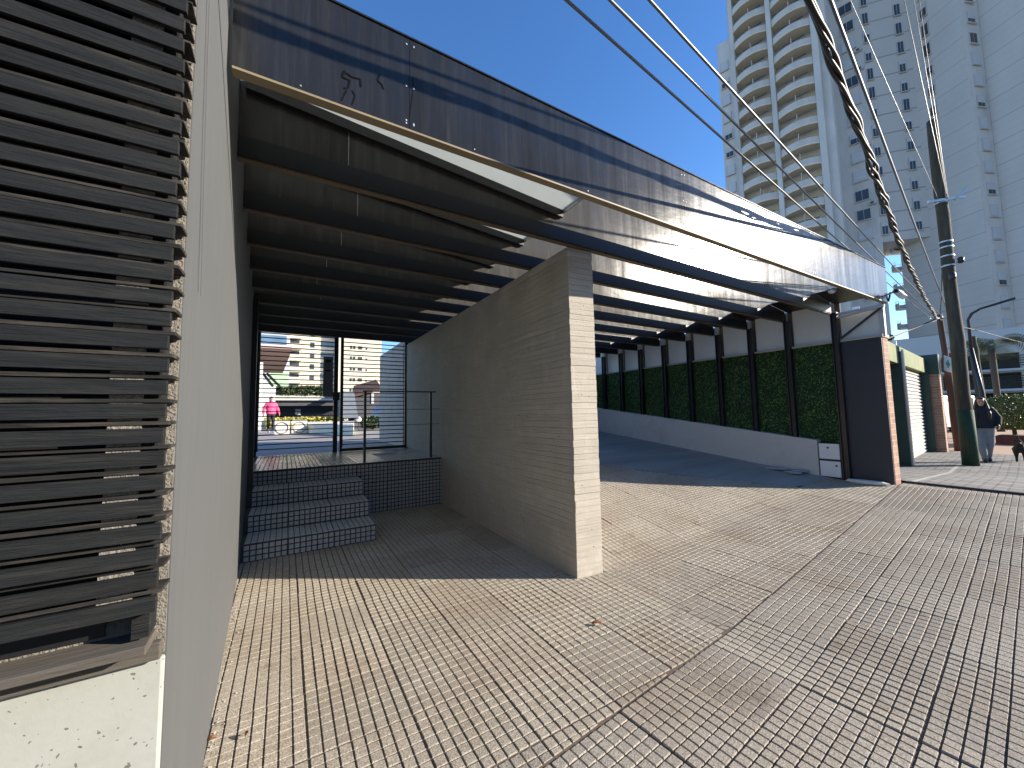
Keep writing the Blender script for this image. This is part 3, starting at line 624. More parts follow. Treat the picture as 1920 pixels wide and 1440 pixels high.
# ------------------------------------------------------------------ gate at the back of the landing
gt = thing('entrance_gate', (.9, 8.6, .775), 'dark steel gate of thin horizontal bars at the back of the landing', 'gate')
g = MB(); g.box(-.53, -.47, 8.55, 8.64, .776, 3.3); g.box(.82, .90, 8.55, 8.64, .776, 3.3); g.box(.945, .985, 8.55, 8.62, .776, 3.3); g.box(2.265, 2.35, 8.55, 8.62, .776, 3.3)
g.box(-.47, .82, 8.55, 8.64, 3.15, 3.3); g.box(.985, 2.265, 8.551, 8.62, 3.16, 3.3); g.box(.985, 2.265, 8.552, 8.62, .79, .85); g.build('frame', M['black'], gt)
for (x0, x1, nm) in ((-.47, .82, 'gate_leaf'), (.985, 2.265, 'fixed_panel')):
    g = MB(); z = .9 if nm == 'gate_leaf' else .92
    while z < 3.13: g.box(x0+.001, x1-.001, 8.58, 8.60, z, z+.018); z += .0885
    xm = (x0+x1)/2; g.box(x0+.001, x0+.02, 8.586, 8.601, .87, 3.149)
    g.build(nm, M['black'], gt)
g = MB(); g.box(.80, .93, 8.50, 8.549, 1.83, 2.0); g.build('lock_case', M['iron'], gt)
g = MB(); g.box(.62, .80, 8.53, 8.56, 1.9, 2.72); pl = g.build('intercom_plate', M['slate_blue'], gt)
for q in ((2.6, 2.66), (2.42, 2.45)): g = MB(); g.box(.66, .76, 8.524, 8.529, *q); g.build('speaker_slot', M['black'], pl)
# vehicle gate at the top of the ramp
vg = thing('vehicle_gate', (4.2, 8.9, .9), 'dark steel vehicle gate standing at the top of the ramp', 'gate')
g = MB(); g.box(2.64, 2.75, 8.85, 8.95, .8, 3.1); g.box(7.72, 7.83, 8.85, 8.95, .8, 3.1); g.box(2.75, 7.72, 8.87, 8.93, 2.6, 2.7); g.box(2.75, 7.72, 8.87, 8.93, .95, 1.05); g.build('frame', M['black'], vg)
g = MB()
for i in range(82): g.box(2.78+.06*i, 2.81+.06*i, 8.89, 8.91, 1.051, 2.599)
g.build('bars', M['black'], vg)

# ------------------------------------------------------------------ garage side wall
gw = thing('garage_wall', (8.0, 5.4, .3), 'garage side wall with a plain grey foot, hedge panels and pale upper panels', 'wall')
g = MB(); n = 12; ysn = [3.05+(8.75-3.05)*i/n for i in range(n+1)]
g.add([p for y in ysn for p in ((7.848, y, gz(7.9, y)-.1), (7.848, y, lowz(y)), (8.12, y, lowz(y)), (8.12, y, gz(7.9, y)-.1))],
      [(3, 2, 1, 0), tuple(4*n+k for k in range(4))]+[f for i in range(n) for a in (4*i,) for f in ((a, a+1, a+5, a+4), (a+1, a+2, a+6, a+5), (a+2, a+3, a+7, a+6))])
g.build('low_wall', M['soft_grey'], gw, False, .004)
g = MB(); g.box(7.93, 8.12, 2.16, 8.75, 2.585, 2.615); g.build('ledge', M['cream_plaster'], gw)
yy = COLY+[8.78]
for a, b in zip(yy, yy[1:]):
    g = MB(); g.box(8.03, 8.08, a+.046, b-.046, 2.616, 3.285); g.build('upper_panel', M['panel_grey'], gw)
    g = MB(); g.box(8.0, 8.06, a+.046, b-.046, min(lowz(a), lowz(b))-.02, 2.584); bk = g.build('hedge_backing', M['ivy_back'], gw)
    g = MB(); n = 1700
    pts = []
    while len(pts) < n:
        y = random.uniform(a+.05, b-.05); z = random.uniform(lowz(y), 2.58); pts.append((8.0-abs(random.gauss(0, .028))+.005, y, z))
    leaves(g, pts, .0165, (-1, 0, .3), 1.0); g.build('hedge_panel', M['ivy'], gw)
g = MB(); g.box(8.03, 8.08, 2.17, 2.645, 2.616, 3.07); g.build('upper_panel', M['panel_grey'], gw)
g = MB(); g.box(8.085, 8.118, 2.665, 8.75, .2, 3.30); g.build('sun_block_wall', M['rough_plaster'], gw)  # added unseen behind the panels to stop sun slits on the ramp
# end of the boundary wall: brick pier with a dark rendered flank
bp = thing('boundary_pier', (8.05, 2.15, .3), 'brick pier with a blue black rendered flank at the right side of the ramp', 'pier')
g = MB(); g.box(7.975, 8.20, 2.135, 2.66, .2, 2.58); g.build('brickwork', M['brick'], bp, False, .006)
g = MB(); g.box(7.95, 7.974, 2.14, 2.64, .2, 2.584); g.build('render_flank', M['blue_black'], bp)
g = MB(); g.box(7.945, 8.23, 2.12, 2.159, 2.581, 2.63); g.build('cap', M['cream_plaster'], bp)
ub = thing('utility_box', (7.96, 2.9, .31), 'white utility cupboard with two small doors at the foot of the hedge', 'utility box')
g = MB(); g.box(7.862, 8.0, 2.737, 3.045, .22, .9); g.build('carcass', M['black'], ub)
for (z0, z1, hx) in ((.35, .605, 2.80), (.64, .895, 2.9)):
    g = MB(); g.box(7.838, 7.861, 2.75, 3.03, z0, z1); d_ = g.build('door', M['white'], ub, False, .005)
    g = MB(); g.tube([(7.837, hx, (z0+z1)/2+.06), (7.829, hx, (z0+z1)/2+.06)], .016, 10); g.build('handle', M['black'], d_)
def stone(name, c, sx, sy, sz, rz, label, cat, grp=None, m='stone'):
    g = MB(); g.ball((0, 0, 0), sx, sy, sz, 12)
    g.v = [tuple(Matrix.Rotation(rz, 3, 'Z') @ Vector((x*(1+random.uniform(-.12, .12)), y*(1+random.uniform(-.12, .12)), max(-sz*.5, min(sz*.55, z))))+Vector(c)) for x, y, z in g.v]
    return tag(g.build(name, M[m], None, False, .008), label, cat, grp)
stone('loose_slab', (7.68, 3.62, gz(7.78, 3.62)+.022), .13, .22, .035, .1, 'flat broken slab lying deepest in along the grey garage wall foot', 'stone')
stone('loose_slab', (7.62, 3.36, gz(7.72, 3.36)+.02), .1, .16, .03, -.3, 'flat broken slab in the middle of the three by the garage wall', 'stone')
stone('loose_slab', (7.73, 3.28, gz(7.83, 3.28)+.05), .09, .14, .03, .5, 'broken slab leaning by the garage wall nearest the white cupboard', 'stone')
stone('cement_lump', (7.80, 2.42, gz(7.8, 2.42)+.03), .09, .26, .05, .08, 'long pale lump of cement at the foot of the dark flank', 'lump', None, 'concrete_w')

# ------------------------------------------------------------------ neighbour's shop front along the street
D = Vector((.9932, .1165, 0)); Nn = Vector((-.1165, .9932, 0))   # along the front, into the building
F0 = Vector((13.3, 3.28, 0))
def fp(s, t, z=0): p = F0+D*s+Nn*t; return (p[0], p[1], z)
def fbox(g, s0, s1, t0, t1, z0, z1): g.prism([fp(s0, t0)[:2], fp(s1, t0)[:2], fp(s1, t1)[:2], fp(s0, t1)[:2]], z0, z1); return g
nb = thing('shop_building', fp(0, .6), 'low brick shop with mossy lintels, dark green posts and a white roller shutter', 'building')
PL, PQ = fp(0, 0), fp(1, 0)
zt = lambda px, py: on_line(px, py, PL, PQ)
lt = [zt(1660, 640), zt(1737, 672), zt(1737, 697), zt(1664, 664)]
sL = -4.9; zt0 = lt[0][2]; zt1 = lt[1][2]; zb1 = lt[2][2]
H1 = (zt0+zt1)/2; Hb = H1-(zt1-zb1)
g = MB(); fbox(g, sL, -.12, 0, .22, Hb, H1); fbox(g, .16, 4.59, 0, .22, Hb, H1); g.build('lintel', M['mossy'], nb, False, .01)
g = MB(); fbox(g, sL, -.1, .55, .6, -.1, Hb); g.build('side_shutter', M['green_paint'], nb)
g = MB(); fbox(g, -.1, .12, -.04, .85, -.1, H1-.15); g.build('post', M['green_paint'], nb)
g = MB(); fbox(g, -.02, .13, -.075, -.041, .01, H1-.1); g.build('post_edge', M['galv'], nb)
g = MB(); nsl = 24; zs = [.04+(Hb-.06)*i/nsl for i in range(nsl)]
for z0 in zs:
    h = (Hb-.06)/nsl
    a, b_ = fp(.2, .15), fp(4.45, .15)
    pr_ = [(.012, 0), (-.03, .28), (-.03, .62), (.012, .98)]
    vs = [(a[0]+Nn[0]*o, a[1]+Nn[1]*o, z0+h*q) for o, q in pr_]+[(b_[0]+Nn[0]*o, b_[1]+Nn[1]*o, z0+h*q) for o, q in pr_]
    g.add(vs, [(i, i+4, i+5, i+1) for i in range(3)])
fbox(g, .2, 4.45, .155, .18, .02, Hb); g.build('roller_shutter', M['shutter'], nb)
g = MB(); fbox(g, .14, .2, .05, .2, 0, Hb); g.build('shutter_guide', M['green_paint'], nb)
g = MB(); fbox(g, 4.46, 4.6, -.05, .3, 0, Hb); g.build('jamb', M['green_paint'], nb)
g = MB(); fbox(g, 4.62, 5.1, -.28, .3, -.05, Hb-.05); g.build('brick_pier', M['brick'], nb, False, .006)
g = MB(); fbox(g, 4.60, 5.12, -.29, .32, Hb-.049, H1+.12); g.build('pier_head', M['green_paint'], nb, False, .006)
g = MB(); fbox(g, sL, 5.0, .62, .9, 0, H1-.1); fbox(g, -3.9, 5.0, .9, 7, 0, H1-.2); g.build('shop_body', M['rough_plaster'], nb)
pw = on_line(1614, 577, fp(0, 1.4), fp(1, 1.4)); pe = on_line(1702, 672, fp(0, 1.4), fp(1, 1.4)); pm = on_line(1660, 622, fp(0, 1.4), fp(1, 1.4))
g = MB(); s0 = (Vector(pw)-Vector(fp(0, 1.4))).dot(D); s1 = 4.9
top0 = pw[2]; 
g.add([fp(s0-.2, 1.4, H1-.21), fp(s1, 1.4, H1-.21), fp(s1, 1.4, H1+.28), fp(s0-.2, 1.4, top0+.03), fp(s0-.2, 1.6, H1-.21), fp(s1, 1.6, H1-.21), fp(s1, 1.6, H1+.28), fp(s0-.2, 1.6, top0+.03)],
      [(0, 1, 2, 3), (7, 6, 5, 4), (1, 0, 4, 5), (2, 1, 5, 6), (3, 2, 6, 7), (0, 3, 7, 4)])
g.build('parapet', M['white_lit'], nb)
g = MB(); fbox(g, -4.8, -3.3, .35, 1.2, H1-.02, H1+.13); g.build('roof_slab', M['rough_plaster'], nb)
g = MB(); fbox(g, 1.35, 1.42, .2, .27, H1, H1+.3); fbox(g, .95, 1.5, .1, .3, H1-.001, H1+.08); g.build('lamp_bracket', M['white'], nb)
# white railing further on
rl = thing('white_railing', fp(5.6, .1), 'low white metal railing beyond the brick pier along the pavement', 'railing')
g = MB()
for s in (5.3, 6.9, 8.5, 10.1): fbox(g, s, s+.1, .1, .16, 0, 1.12)
g.build('posts', M['white'], rl)
g = MB()
for z in (.22, .46, .70, .94, 1.1): fbox(g, 5.4, 10.1, .115, .145, z, z+.07)
g.build('bars', M['white'], rl)

# ------------------------------------------------------------------ poles
def pole(base, top, r0, r1, m, n=14, wob=.012):
    g = MB(); pts = []; k = 14; b, t = Vector(base), Vector(top)
    for i in range(k+1):
        p = b.lerp(t, i/k); pts.append(p+Vector((random.gauss(0, wob), random.gauss(0, wob), 0)) if 0 < i < k else p)
    rs = [r0+(r1-r0)*i/k+random.gauss(0, .004) for i in range(k+1)]
    g.tube(pts, rs, n); return g
pb = on_ground(1821, 875); H = 8.9
pt = Vector(pb)+Vector((-.06, .02, H))
t1 = thing('utility_pole', pb, 'thick weathered wooden utility pole with a dark green painted foot', 'pole')
pole(pb-Vector((0, 0, .1)), pt, .138, .105, 'wood_pole', 14, .006).build('shaft', M['wood_pole'], t1, True)
g = MB(); g.tube([pb+Vector((0, 0, -.02)), pb+Vector((0, 0, .7)), pb+Vector((-.01, .0, 1.38))], [.15, .147, .143], 14); g.build('painted_foot', M['green_band'], t1, True)
for z in (5.0, 5.25, 5.48, 5.62, 6.65): g = MB(); g.tube([Vector(pb).lerp(pt, z/H), Vector(pb).lerp(pt, (z+.035)/H)], .128, 14); g.build('steel_band', M['galv'], t1)
for z, dx, dy in ((5.12, .1, -.2), (4.72, -.2, -.08), (4.66, -.28, -.1)):
    g = MB(); p = Vector(pb).lerp(pt, z/H)+Vector((dx, dy, 0)); g.lathe(p, [(.03, -.08), (.07, -.04), (.05, 0), (.07, .04), (.035, .08)], 10); g.build('insulator', M['black'], t1, True)
g = MB(); p = Vector(pb).lerp(pt, 6.67/H); g.beam(p+Vector((-.4, .15, 0)), p+Vector((.3, -.35, .08)), .05, .06); g.beam(p+Vector((.1, -.22, 0)), p+Vector((.28, -.42, .3)), .04, .04); g.build('crossarm', M['galv'], t1)
W2 = Vector((18.3, 3.56, 4.33))
T2b = Vector((18.75, 3.45, 0)); T2t = Vector((18.55, 3.52, 4.5))
t2 = thing('utility_pole', T2b, 'thin brown wooden pole where the street wires meet, behind the brick pier', 'pole')
pole(T2b, T2t, .1, .07, 'brown', 14, .006).build('shaft', M['brown_pole'], t2, True)
g = MB(); g.beam(T2t+Vector((-.15, -.25, -.18)), T2t+Vector((.1, .25, -.18)), .05, .06)
for s in (-.2, -.05, .1, .22): g.lathe(T2t+Vector((-.03, s, -.14)), [(.02, 0), (.035, .03), (.02, .06), (.035, .09), (.015, .12)], 8)
g.build('crossarm', M['galv'], t2)
g = MB(); g.beam((T2b[0]+1.2, T2b[1]-.35, 0), (T2t[0]+.25, T2t[1]-.1, 3.2), .09, .09); g.build('prop', M['brown_pole'], t2)
t3b = Vector((27.0, 4.1, 0))
t3 = thing('utility_pole', t3b, 'grey wooden pole farthest along the pavement beside the curved lamp post', 'pole')
pole(t3b, t3b+Vector((-.25, .05, 4.6)), .17, .13, 'wood').build('shaft', M['wood_pole'], t3, True)
lb_ = Vector((24.6, 3.72, 0)); lp = thing('street_lamp', lb_, 'dark steel street lamp with a long curved arm', 'street lamp')
q1 = on_line(1815, 600, lb_, lb_+Vector((.1, -1, 0))); q2 = on_line(1822, 588, lb_, lb_+Vector((.1, -1, 0))); q3 = on_line(1838, 579, lb_, lb_+Vector((.1, -1, 0))); q4 = on_line(1904, 559, lb_, lb_+Vector((.1, -1, 0)))
g = MB(); g.tube([lb_, (lb_[0], lb_[1], 2.0), (q1[0], q1[1], q1[2]-1.2)], [.09, .075, .06], 10); g.build('post', M['iron'], lp, True)
g = MB(); g.tube([(q1[0], q1[1], q1[2]-1.3), q1, q2, q3, q4], [.055, .05, .05, .045, .05], 8); g.build('arm', M['iron'], lp, True)
# sign on the second pole
sg = thing('hanging_sign', T2b+Vector((0, -.3, 2.9)), 'small white sign with a teal cross mark hung on the brown pole', 'sign')
sp = [on_line(x, y, (18.2, 3.2), (18.9, 3.28)) for x, y in ((1770, 667), (1785, 672), (1785, 699), (1770, 695))]
sp = [on_line(x, y, (18.3, 3.3), (18.1, 2.4)) for x, y in ((1770, 666), (1785, 671), (1785, 699), (1770, 694))]
dd = Vector((.06, .015, 0)); g = MB(); g.add([*sp, *[p+dd for p in sp]], [(3, 2, 1, 0), (4, 5, 6, 7), (0, 1, 5, 4), (1, 2, 6, 5), (2, 3, 7, 6), (3, 0, 4, 7)]); g.build('panel', M['white_lit'], sg)
cc = (sp[0]+sp[2])/2-Vector((.006, .002, 0)); au = (sp[1]-sp[0])/2; av = (sp[0]-sp[3])/2
g = MB(); g.obox(cc, au*.18, Vector((.004, .001, 0)), av*.5); g.obox(cc-Vector((.003, 0, 0)), au*.5, Vector((.004, .001, 0)), av*.18); g.build('cross_mark', M['teal'], sg)

# ------------------------------------------------------------------ wires
def catenary(a, b, sag, n=40):
    a, b = Vector(a), Vector(b); return [a.lerp(b, i/n)-Vector((0, 0, sag*4*(i/n)*(1-i/n))) for i in range(n+1)]
def street_wire(px, label, z0, end, r=.0085, sag=.25, grp=None):
    p = at(px, 0, 2, z0); e = Vector(end); d = (p-e); 
    n = 60; pts = []
    for i in range(n+1):
        t = i/n*1.5; q = e+d*t
        k = t if t <= 1 else 1+(t-1)/1.4
        s_ = sag*4*t*(1-t) if t <= 1 else -.0+.0
        pts.append(q-Vector((0, 0, max(0, s_))))
    g = MB(); g.tube(pts, r, 6); return tag(g.build('overhead_wire', M['wire'], None, True), label, 'wire', grp)
street_wire(1062, 'pale overhead wire lowest of the three crossing the blue sky', 3.44, T2t+Vector((-.03, .22, -.05)), .0085, .05)
street_wire(1144, 'pale overhead wire in the middle of the three crossing the sky', 3.49, T2t+Vector((-.03, .1, -.05)), .0085, .05)
street_wire(1218, 'pale overhead wire uppermost of the three crossing the sky', 3.55, T2t+Vector((-.03, -.05, -.05)), .0085, .05)
street_wire(1557, 'single pale wire running beside the twisted black cable to the brown pole', 4.29, T2t+Vector((-.03, -.2, .05)), .0125, .04)
def wire(pts2, label, r=.006, grp=None, m='wire'):
    g = MB(); g.tube(pts2, r, 6); return tag(g.build('overhead_wire', M[m], None, True), label, 'wire', grp)
ptop = Vector(pb).lerp(pt, 6.7/H)
wire(catenary(at(1568, -60, 2, 8.5), Vector(ptop)+Vector((-.2, 0, 0)), .02), 'thinnest single wire slanting over the towers to the thick pole', .005)
for i, px in enumerate((1678, 1700, 1712)):
    wire(catenary(at(px, -80, 2, 10.5+.3*i), Vector(ptop)+Vector((-.05+.05*i, -.12, -.02*i)), .03),
         ('leftmost of three steep wires coming down to the thick pole', 'middle one of three steep wires coming down to the thick pole', 'rightmost of three steep wires coming down to the thick pole')[i], .0065 if i == 0 else .005)
a_ = Vector(pb).lerp(pt, 5.1/H); 
wire(catenary(a_+Vector((0, .1, 0)), T2t+Vector((0, 0, -.1)), .15), 'short slack wire between the thick pole and the brown pole', .012, None, 'cable')
wire(catenary(T2t, (24.4, 3.7, 4.6), .1)+catenary((24.4, 3.7, 4.6), (52, 3.0, 5.2), .1), 'dark wire running on past the curved lamp post', .012, None, 'cable')
wire(catenary(T2t+Vector((0, 0, -.1)), fp(1.4, 1.3, H1+.1), .05), 'dark service wire dropping to the shop roof', .012, None, 'cable')
wire(catenary(T2t+Vector((0, .1, -.12)), fp(1.0, 1.3, H1+.1), .07), 'second dark service wire dropping to the white lamp bracket', .012, None, 'cable')
# twisted cable: its path is known from its shadow on the fascia
P_ = [(-9.5, -1.2, 5.3), (-4, -.25, 4.62), (-1.2, .22, 4.35), (0.6, .57, 4.22), (1.9, .80, 4.16), (3.05, 0.99, 4.11), (4.5, 1.225, 4.02), (5.7, 1.43, 3.95), (6.5, 1.57, 3.915), (8.2, 1.86, 3.88), (10.5, 2.24, 3.90), (13, 2.65, 3.97), (15.6, 3.06, 4.10), (17.4, 3.38, 4.24), (18.5, 3.52, 4.36)]
def spline(P, n=14):
    out = []; P = [Vector(p) for p in P]
    for i in range(len(P)-1):
        p0, p1, p2, p3 = P[max(i-1, 0)], P[i], P[i+1], P[min(i+2, len(P)-1)]
        for k in range(n):
            t = k/n; out.append(.5*((2*p1)+(p2-p0)*t+(2*p0-5*p1+4*p2-p3)*t*t+(3*p1-p0-3*p2+p3)*t**3))
    return out+[P[-1]]
cl = spline(P_)
tc_ = thing('twisted_cable', cl[0], 'thick black cable twisted from several strands, crossing high over the pavement', 'cable')
acc = 0; phs = []
for i, p in enumerate(cl):
    if i: acc += (p-cl[i-1]).length
    phs.append(acc)
for s in range(5):
    pts = []
    for i, p in enumerate(cl):
        d = (cl[min(i+1, len(cl)-1)]-cl[max(i-1, 0)]).normalized(); a = d.cross(Vector((0, 0, 1))).normalized(); b = a.cross(d)
        th = phs[i]*3.6+s*2*math.pi/5; rr = .020+.009*math.sin(phs[i]*7.2+.6*s)+(.009 if 5.0 < p[0] < 6.3 else 0)*abs(math.sin((p[0]-5.0)*math.pi*3/1.3))
        pts.append(p+a*rr*math.cos(th)+b*rr*math.sin(th))
    # finer sampling
    fine = spline([tuple(q) for q in pts], 3)
    g = MB(); g.tube(fine, .0115 if s else .015, 6); g.build('strand', M['cable'], tc_, True)

# ------------------------------------------------------------------ towers
def arc_balcony(w, bulge, h, slab, n=14):
    """parapet and floor of one bowed balcony, in its own frame: x along the front, -y outwards"""
    par, flo = MB(), MB(); th = .16
    out = [(w*(i/n-.5), -bulge*(1-(2*i/n-1)**2)) for i in range(n+1)]
    inn = [(x*(1-th/w*2), y+th if y < -th else y*.2) for x, y in out]
    for i in range(n):
        q = [out[i], out[i+1], inn[i+1], inn[i]]; par.prism(q, 0, h)
    flo.prism([*out, (w/2, 1.4), (-w/2, 1.4)], -slab, -.005)
    return par, flo
ER = Vector((.2588, -.9659, 0)); EN = Vector((-.9659, -.2588, 0))     # along the front (towards the right), outwards
WO = Vector((70.8, 39.27, 0))
def wp(s, t, z=0): p = WO+ER*s-EN*t; return (p[0], p[1], z)
def wbox(g, s0, s1, t0, t1, z0, z1): g.prism([wp(s0, t0)[:2], wp(s1, t0)[:2], wp(s1, t1)[:2], wp(s0, t1)[:2]], z0, z1); return g
tw = thing('apartment_tower', wp(8, 5), 'pale tower with two columns of bowed balconies seen above the canopy', 'tower')
TOP = 92
g = MB(); wbox(g, .25, 2.6, .4, 12, 0, 72.8); g.build('side_wing', M['tower'], tw)
g = MB(); wbox(g, 2.0, 16.4, 2.0, 14, 0, TOP); g.build('body', M['tower'], tw)
for s0, s1, t0 in ((2.6, 3.25, -.1), (8.45, 9.15, -.25), (14.45, 15.3, -.1), (15.3, 16.4, .7)):
    g = MB(); wbox(g, s0, s1, t0, 2.02, 0, TOP); g.build('pier', M['tower'], tw)
g = MB()
for s0 in (3.6, 9.4):
    pass
rot = math.atan2(ER[1], ER[0]); par0 = None
zf = 69.4; floors = [zf-3.5*k for k in range(-6, 19)]
for s_mid in (5.85, 11.8):
    w = 5.18 if s_mid < 8 else 5.28
    par, flo = arc_balcony(w, .95, 1.0, .26)
    p0 = None
    for z in floors:
        if p0 is None:
            p0 = par.build('balcony', M['tower'], None); p0.parent = tw
            f0 = flo.build('balcony_floor', M['soffit'], None); f0.parent = p0
            rm = MB(); rm.tube([(w*(i/14-.5)*.97, -.9*(1-(2*i/14-1)**2)+.06, 1.2) for i in range(15)], .03, 5); r0 = rm.build('rail', M['galv'], None); r0.parent = p0
            gm = MB(); gm.box(-w*.02, w*.0, .1, 1.3, 1.0, 2.9); g0 = gm.build('divider', M['tower'], None); g0.parent = p0
            wm = MB(); wm.box(-w*.3, w*.32, 1.95, 1.99, .05, 2.3); w0 = wm.build('door_glass', M['dark_win'], None); w0.parent = p0
            b_ = p0
        else: b_ = copy_part(p0, tw)
        l = Vector(wp(s_mid, 0, z+.28))-Vector(tw.location); b_.location = l; b_.rotation_euler.z = rot
# fill-in wall over the loggia backs (tan in the shade)
g = MB(); wbox(g, 3.26, 8.44, 1.97, 1.995, 0, TOP); wbox(g, 9.16, 14.44, 1.97, 1.995, 0, TOP); g.build('loggia_back', M['soffit'], tw)
def window_proto(parent, w, h, rot_, name='window', shut=.5, m='winframe'):
    f = MB(); f.box(-w/2-.1, w/2+.1, -.07, .05, -.12, h+.1); fo = f.build(name, M[m], None); fo.parent = parent; fo.rotation_euler.z = rot_
    q = MB(); q.box(-w/2, -.03, -.085, -.071, 0, h*(1-shut)); q.box(.03, w/2, -.085, -.071, 0, h*(1-shut))
    po = q.build('pane', M['dark_win'], None); po.parent = fo
    sl_ = MB(); nn = 7
    if shut > 0:
        for i in range(nn): sl_.box(-w/2, w/2, -.09, -.072, h*(1-shut)+h*shut*i/nn+.01, h*(1-shut)+h*shut*(i+1)/nn)
        so_ = sl_.build('shutter', M['shutter_t'], None); so_.parent = fo
    s = MB(); s.box(-w/2-.2, w/2+.2, -.28, -.071, -.2, -.121); s2 = s.build('sill', M['tower'], None); s2.parent = fo
    return fo
M['shutter_t'] = mat('tower_shutter', (.5, .53, .57), .6, var=.06)
def column_of(protos, parent, loc, zs, r):
    first = [True]*len(protos)
    for z in zs:
        i = random.choices(range(len(protos)), [.5, .25, .25][:len(protos)])[0]
        if first[i]: o = protos[i]; first[i] = False
        else: o = copy_part(protos[i], parent)
        o.location = Vector((loc[0], loc[1], z))-Vector(parent.location); o.rotation_euler.z = r
    for i, f in enumerate(first):
        if f:
            for ch in list(protos[i].children): bpy.data.objects.remove(ch)
            bpy.data.objects.remove(protos[i])
column_of([window_proto(tw, 1.15, 1.7, rot, shut=1.0), window_proto(tw, 1.15, 1.7, rot, shut=.45)], tw, wp(1.35, .33), [z+.9 for z in floors if z < 68], rot)
# plain strip right of the balconies
g = MB(); g.prism([(85.0, 27.7), (86.54, 22.0), (98, 25), (96, 31)], 0, TOP); g.build('strip_wall', M['tower'], tw)
column_of([window_proto(tw, 1.7, 1.75, rot, shut=1.0), window_proto(tw, 1.7, 1.75, rot, shut=.5), window_proto(tw, 1.7, 1.75, rot, shut=0)], tw, (85.97, 23.9), [z for z in [69.3-3.53*k for k in range(-6, 18)]], rot)
g = MB()
g.prism([(86.54, 22), (90.69, 17.23), (97, 22), (91, 28)], 29.3, TOP); g.build('link_block', M['link_band'], tw)
ra = math.atan2(-.755, .656); ML = Vector((86.54, 22, 0)); MD = Vector((.656, -.755, 0))
MNo = Vector((-.755, -.656, 0))
for s in (.45, 4.9):
    p = ML+MD*s+MNo*.06
    column_of([window_proto(tw, .75, 2.0, ra, shut=.3), window_proto(tw, .75, 2.0, ra, shut=0)], tw, p, [30.6+3.5*k for k in range(0, 17)], ra)
g = MB(); q = Vector(ML); g.box(86.75, 87.5, 21.0, 21.6, .1, 29.2); 
for q in (3, 7, 8, 12, 15, 19):
    p = Vector((85.97, 23.9, 69.3-3.53*(q-6)-1.05))+ER*1.25+EN*.25
    g = MB(); g.obox(p, ER*.45, EN*.2, Vector((0, 0, .3))); a_ = g.build('air_conditioner', M['winframe'], tw)
    g = MB(); g.obox(p+EN*.205-ER*.1, ER*.22, EN*.006, Vector((0, 0, .2))); g.build('fan_grille', M['deck_dark'], a_)
# right tower
SD = Vector((.3827, .9239, 0)); SN = Vector((.9239, -.3827, 0))
P1 = Vector((88.24, 11.3, 0)); P0 = P1+SD*10.9; wstep = 3.4; P2 = P1+SN*wstep; P3 = P2-SD*6.5
t4 = thing('apartment_tower', P1, 'broad pale tower with jointed blank walls and one window strip behind the poles', 'tower')
g = MB(); g.prism([tuple(P0)[:2], tuple(P1)[:2], tuple(P2)[:2], tuple(P3)[:2], tuple(P3+SN*16)[:2], tuple(P0+SN*16)[:2]], 0, TOP+3); g.build('body', M['tower_band'], t4)
g = MB(); r2 = math.atan2(SN[1], SN[0])
c_ = P1+SN*(wstep*.52)-SD*.02
g.obox((*(P1+SN*wstep*.5-SD*.03)[:2], TOP/2), SN*(wstep*.5-.05), SD*.025, Vector((0, 0, TOP/2))); g.build('window_strip', M['tower'], t4)
column_of([window_proto(t4, 1.25, 1.7, r2, shut=.98), window_proto(t4, 1.25, 1.7, r2, shut=.6), window_proto(t4, 1.25, 1.7, r2, shut=0)], t4, c_-SD*.08, [8.6+3.45*k for k in range(0, 25)], r2)
r3 = math.atan2(-SD[1], -SD[0]); p = P1+SD*4.3-SN*.05
column_of([window_proto(t4, .8, 2.0, r3, shut=.3), window_proto(t4, .8, 2.0, r3, shut=0)], t4, p, [31.5+3.45*k for k in range(0, 18)], r3)
bal = None
for k in range(7):
    z = 8.2+3.45*k; pc = P0+SD*.15
    if bal is None:
        g = MB(); n = 10
        ang = [math.pi*i/n for i in range(n+1)]
        ring = [(1.15*math.cos(a), 1.15*math.sin(a)) for a in ang]
        g.prism(ring, -.2, 0)
        for i in range(n): a, b_ = ring[i], ring[i+1]; g.prism([a, b_, (b_[0]*.92, b_[1]*.92), (a[0]*.92, a[1]*.92)], 0.001, .8)
        bal = g.build('side_balcony', M['tower'], None); bal.parent = t4; o = bal
        g = MB(); g.tube([(1.1*math.cos(a), 1.1*math.sin(a), 1.2) for a in ang], .03, 5)
        for a in ang[::2]: g.tube([(1.1*math.cos(a), 1.1*math.sin(a), .8), (1.1*math.cos(a), 1.1*math.sin(a), 1.2)], .02, 5)
        r_ = g.build('rail', M['galv'], None); r_.parent = bal
    else: o = copy_part(bal, t4)
    o.location = Vector((pc[0], pc[1], z))-Vector(t4.location); o.rotation_euler.z = math.atan2(SD[1], SD[0])-math.pi/2

# parking building in front of the towers
K0 = Vector((50, 8.8, 0)); KD = Vector((.235, -.972, 0)); KT = Vector((.972, .235, 0))
pk = thing('parking_building', K0, 'white fronted parking building of open dark decks at the end of the street', 'building')
def kp(s, t): p = K0+KD*s+KT*t; return (p[0], p[1])
def kbox(g, s0, s1, t0, t1, z0, z1): g.prism([kp(s0, t0), kp(s1, t0), kp(s1, t1), kp(s0, t1)], z0, z1); return g
g = MB(); kbox(g, -8, 24, .35, 10, 6.0, 7.75); g.build('fascia_band', M['deck_face'], pk)
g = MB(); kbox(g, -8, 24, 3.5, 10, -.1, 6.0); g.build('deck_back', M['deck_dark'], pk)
g = MB()
for z in (2.45, 4.1, 5.69): kbox(g, -8, 24, .2, 3.5, z, z+.3)
g.build('deck_slab', M['soft_grey'], pk)
g = MB()
for z in (2.52, 4.16): kbox(g, -8, 24, -.15, .19, z+.05, z+.24)
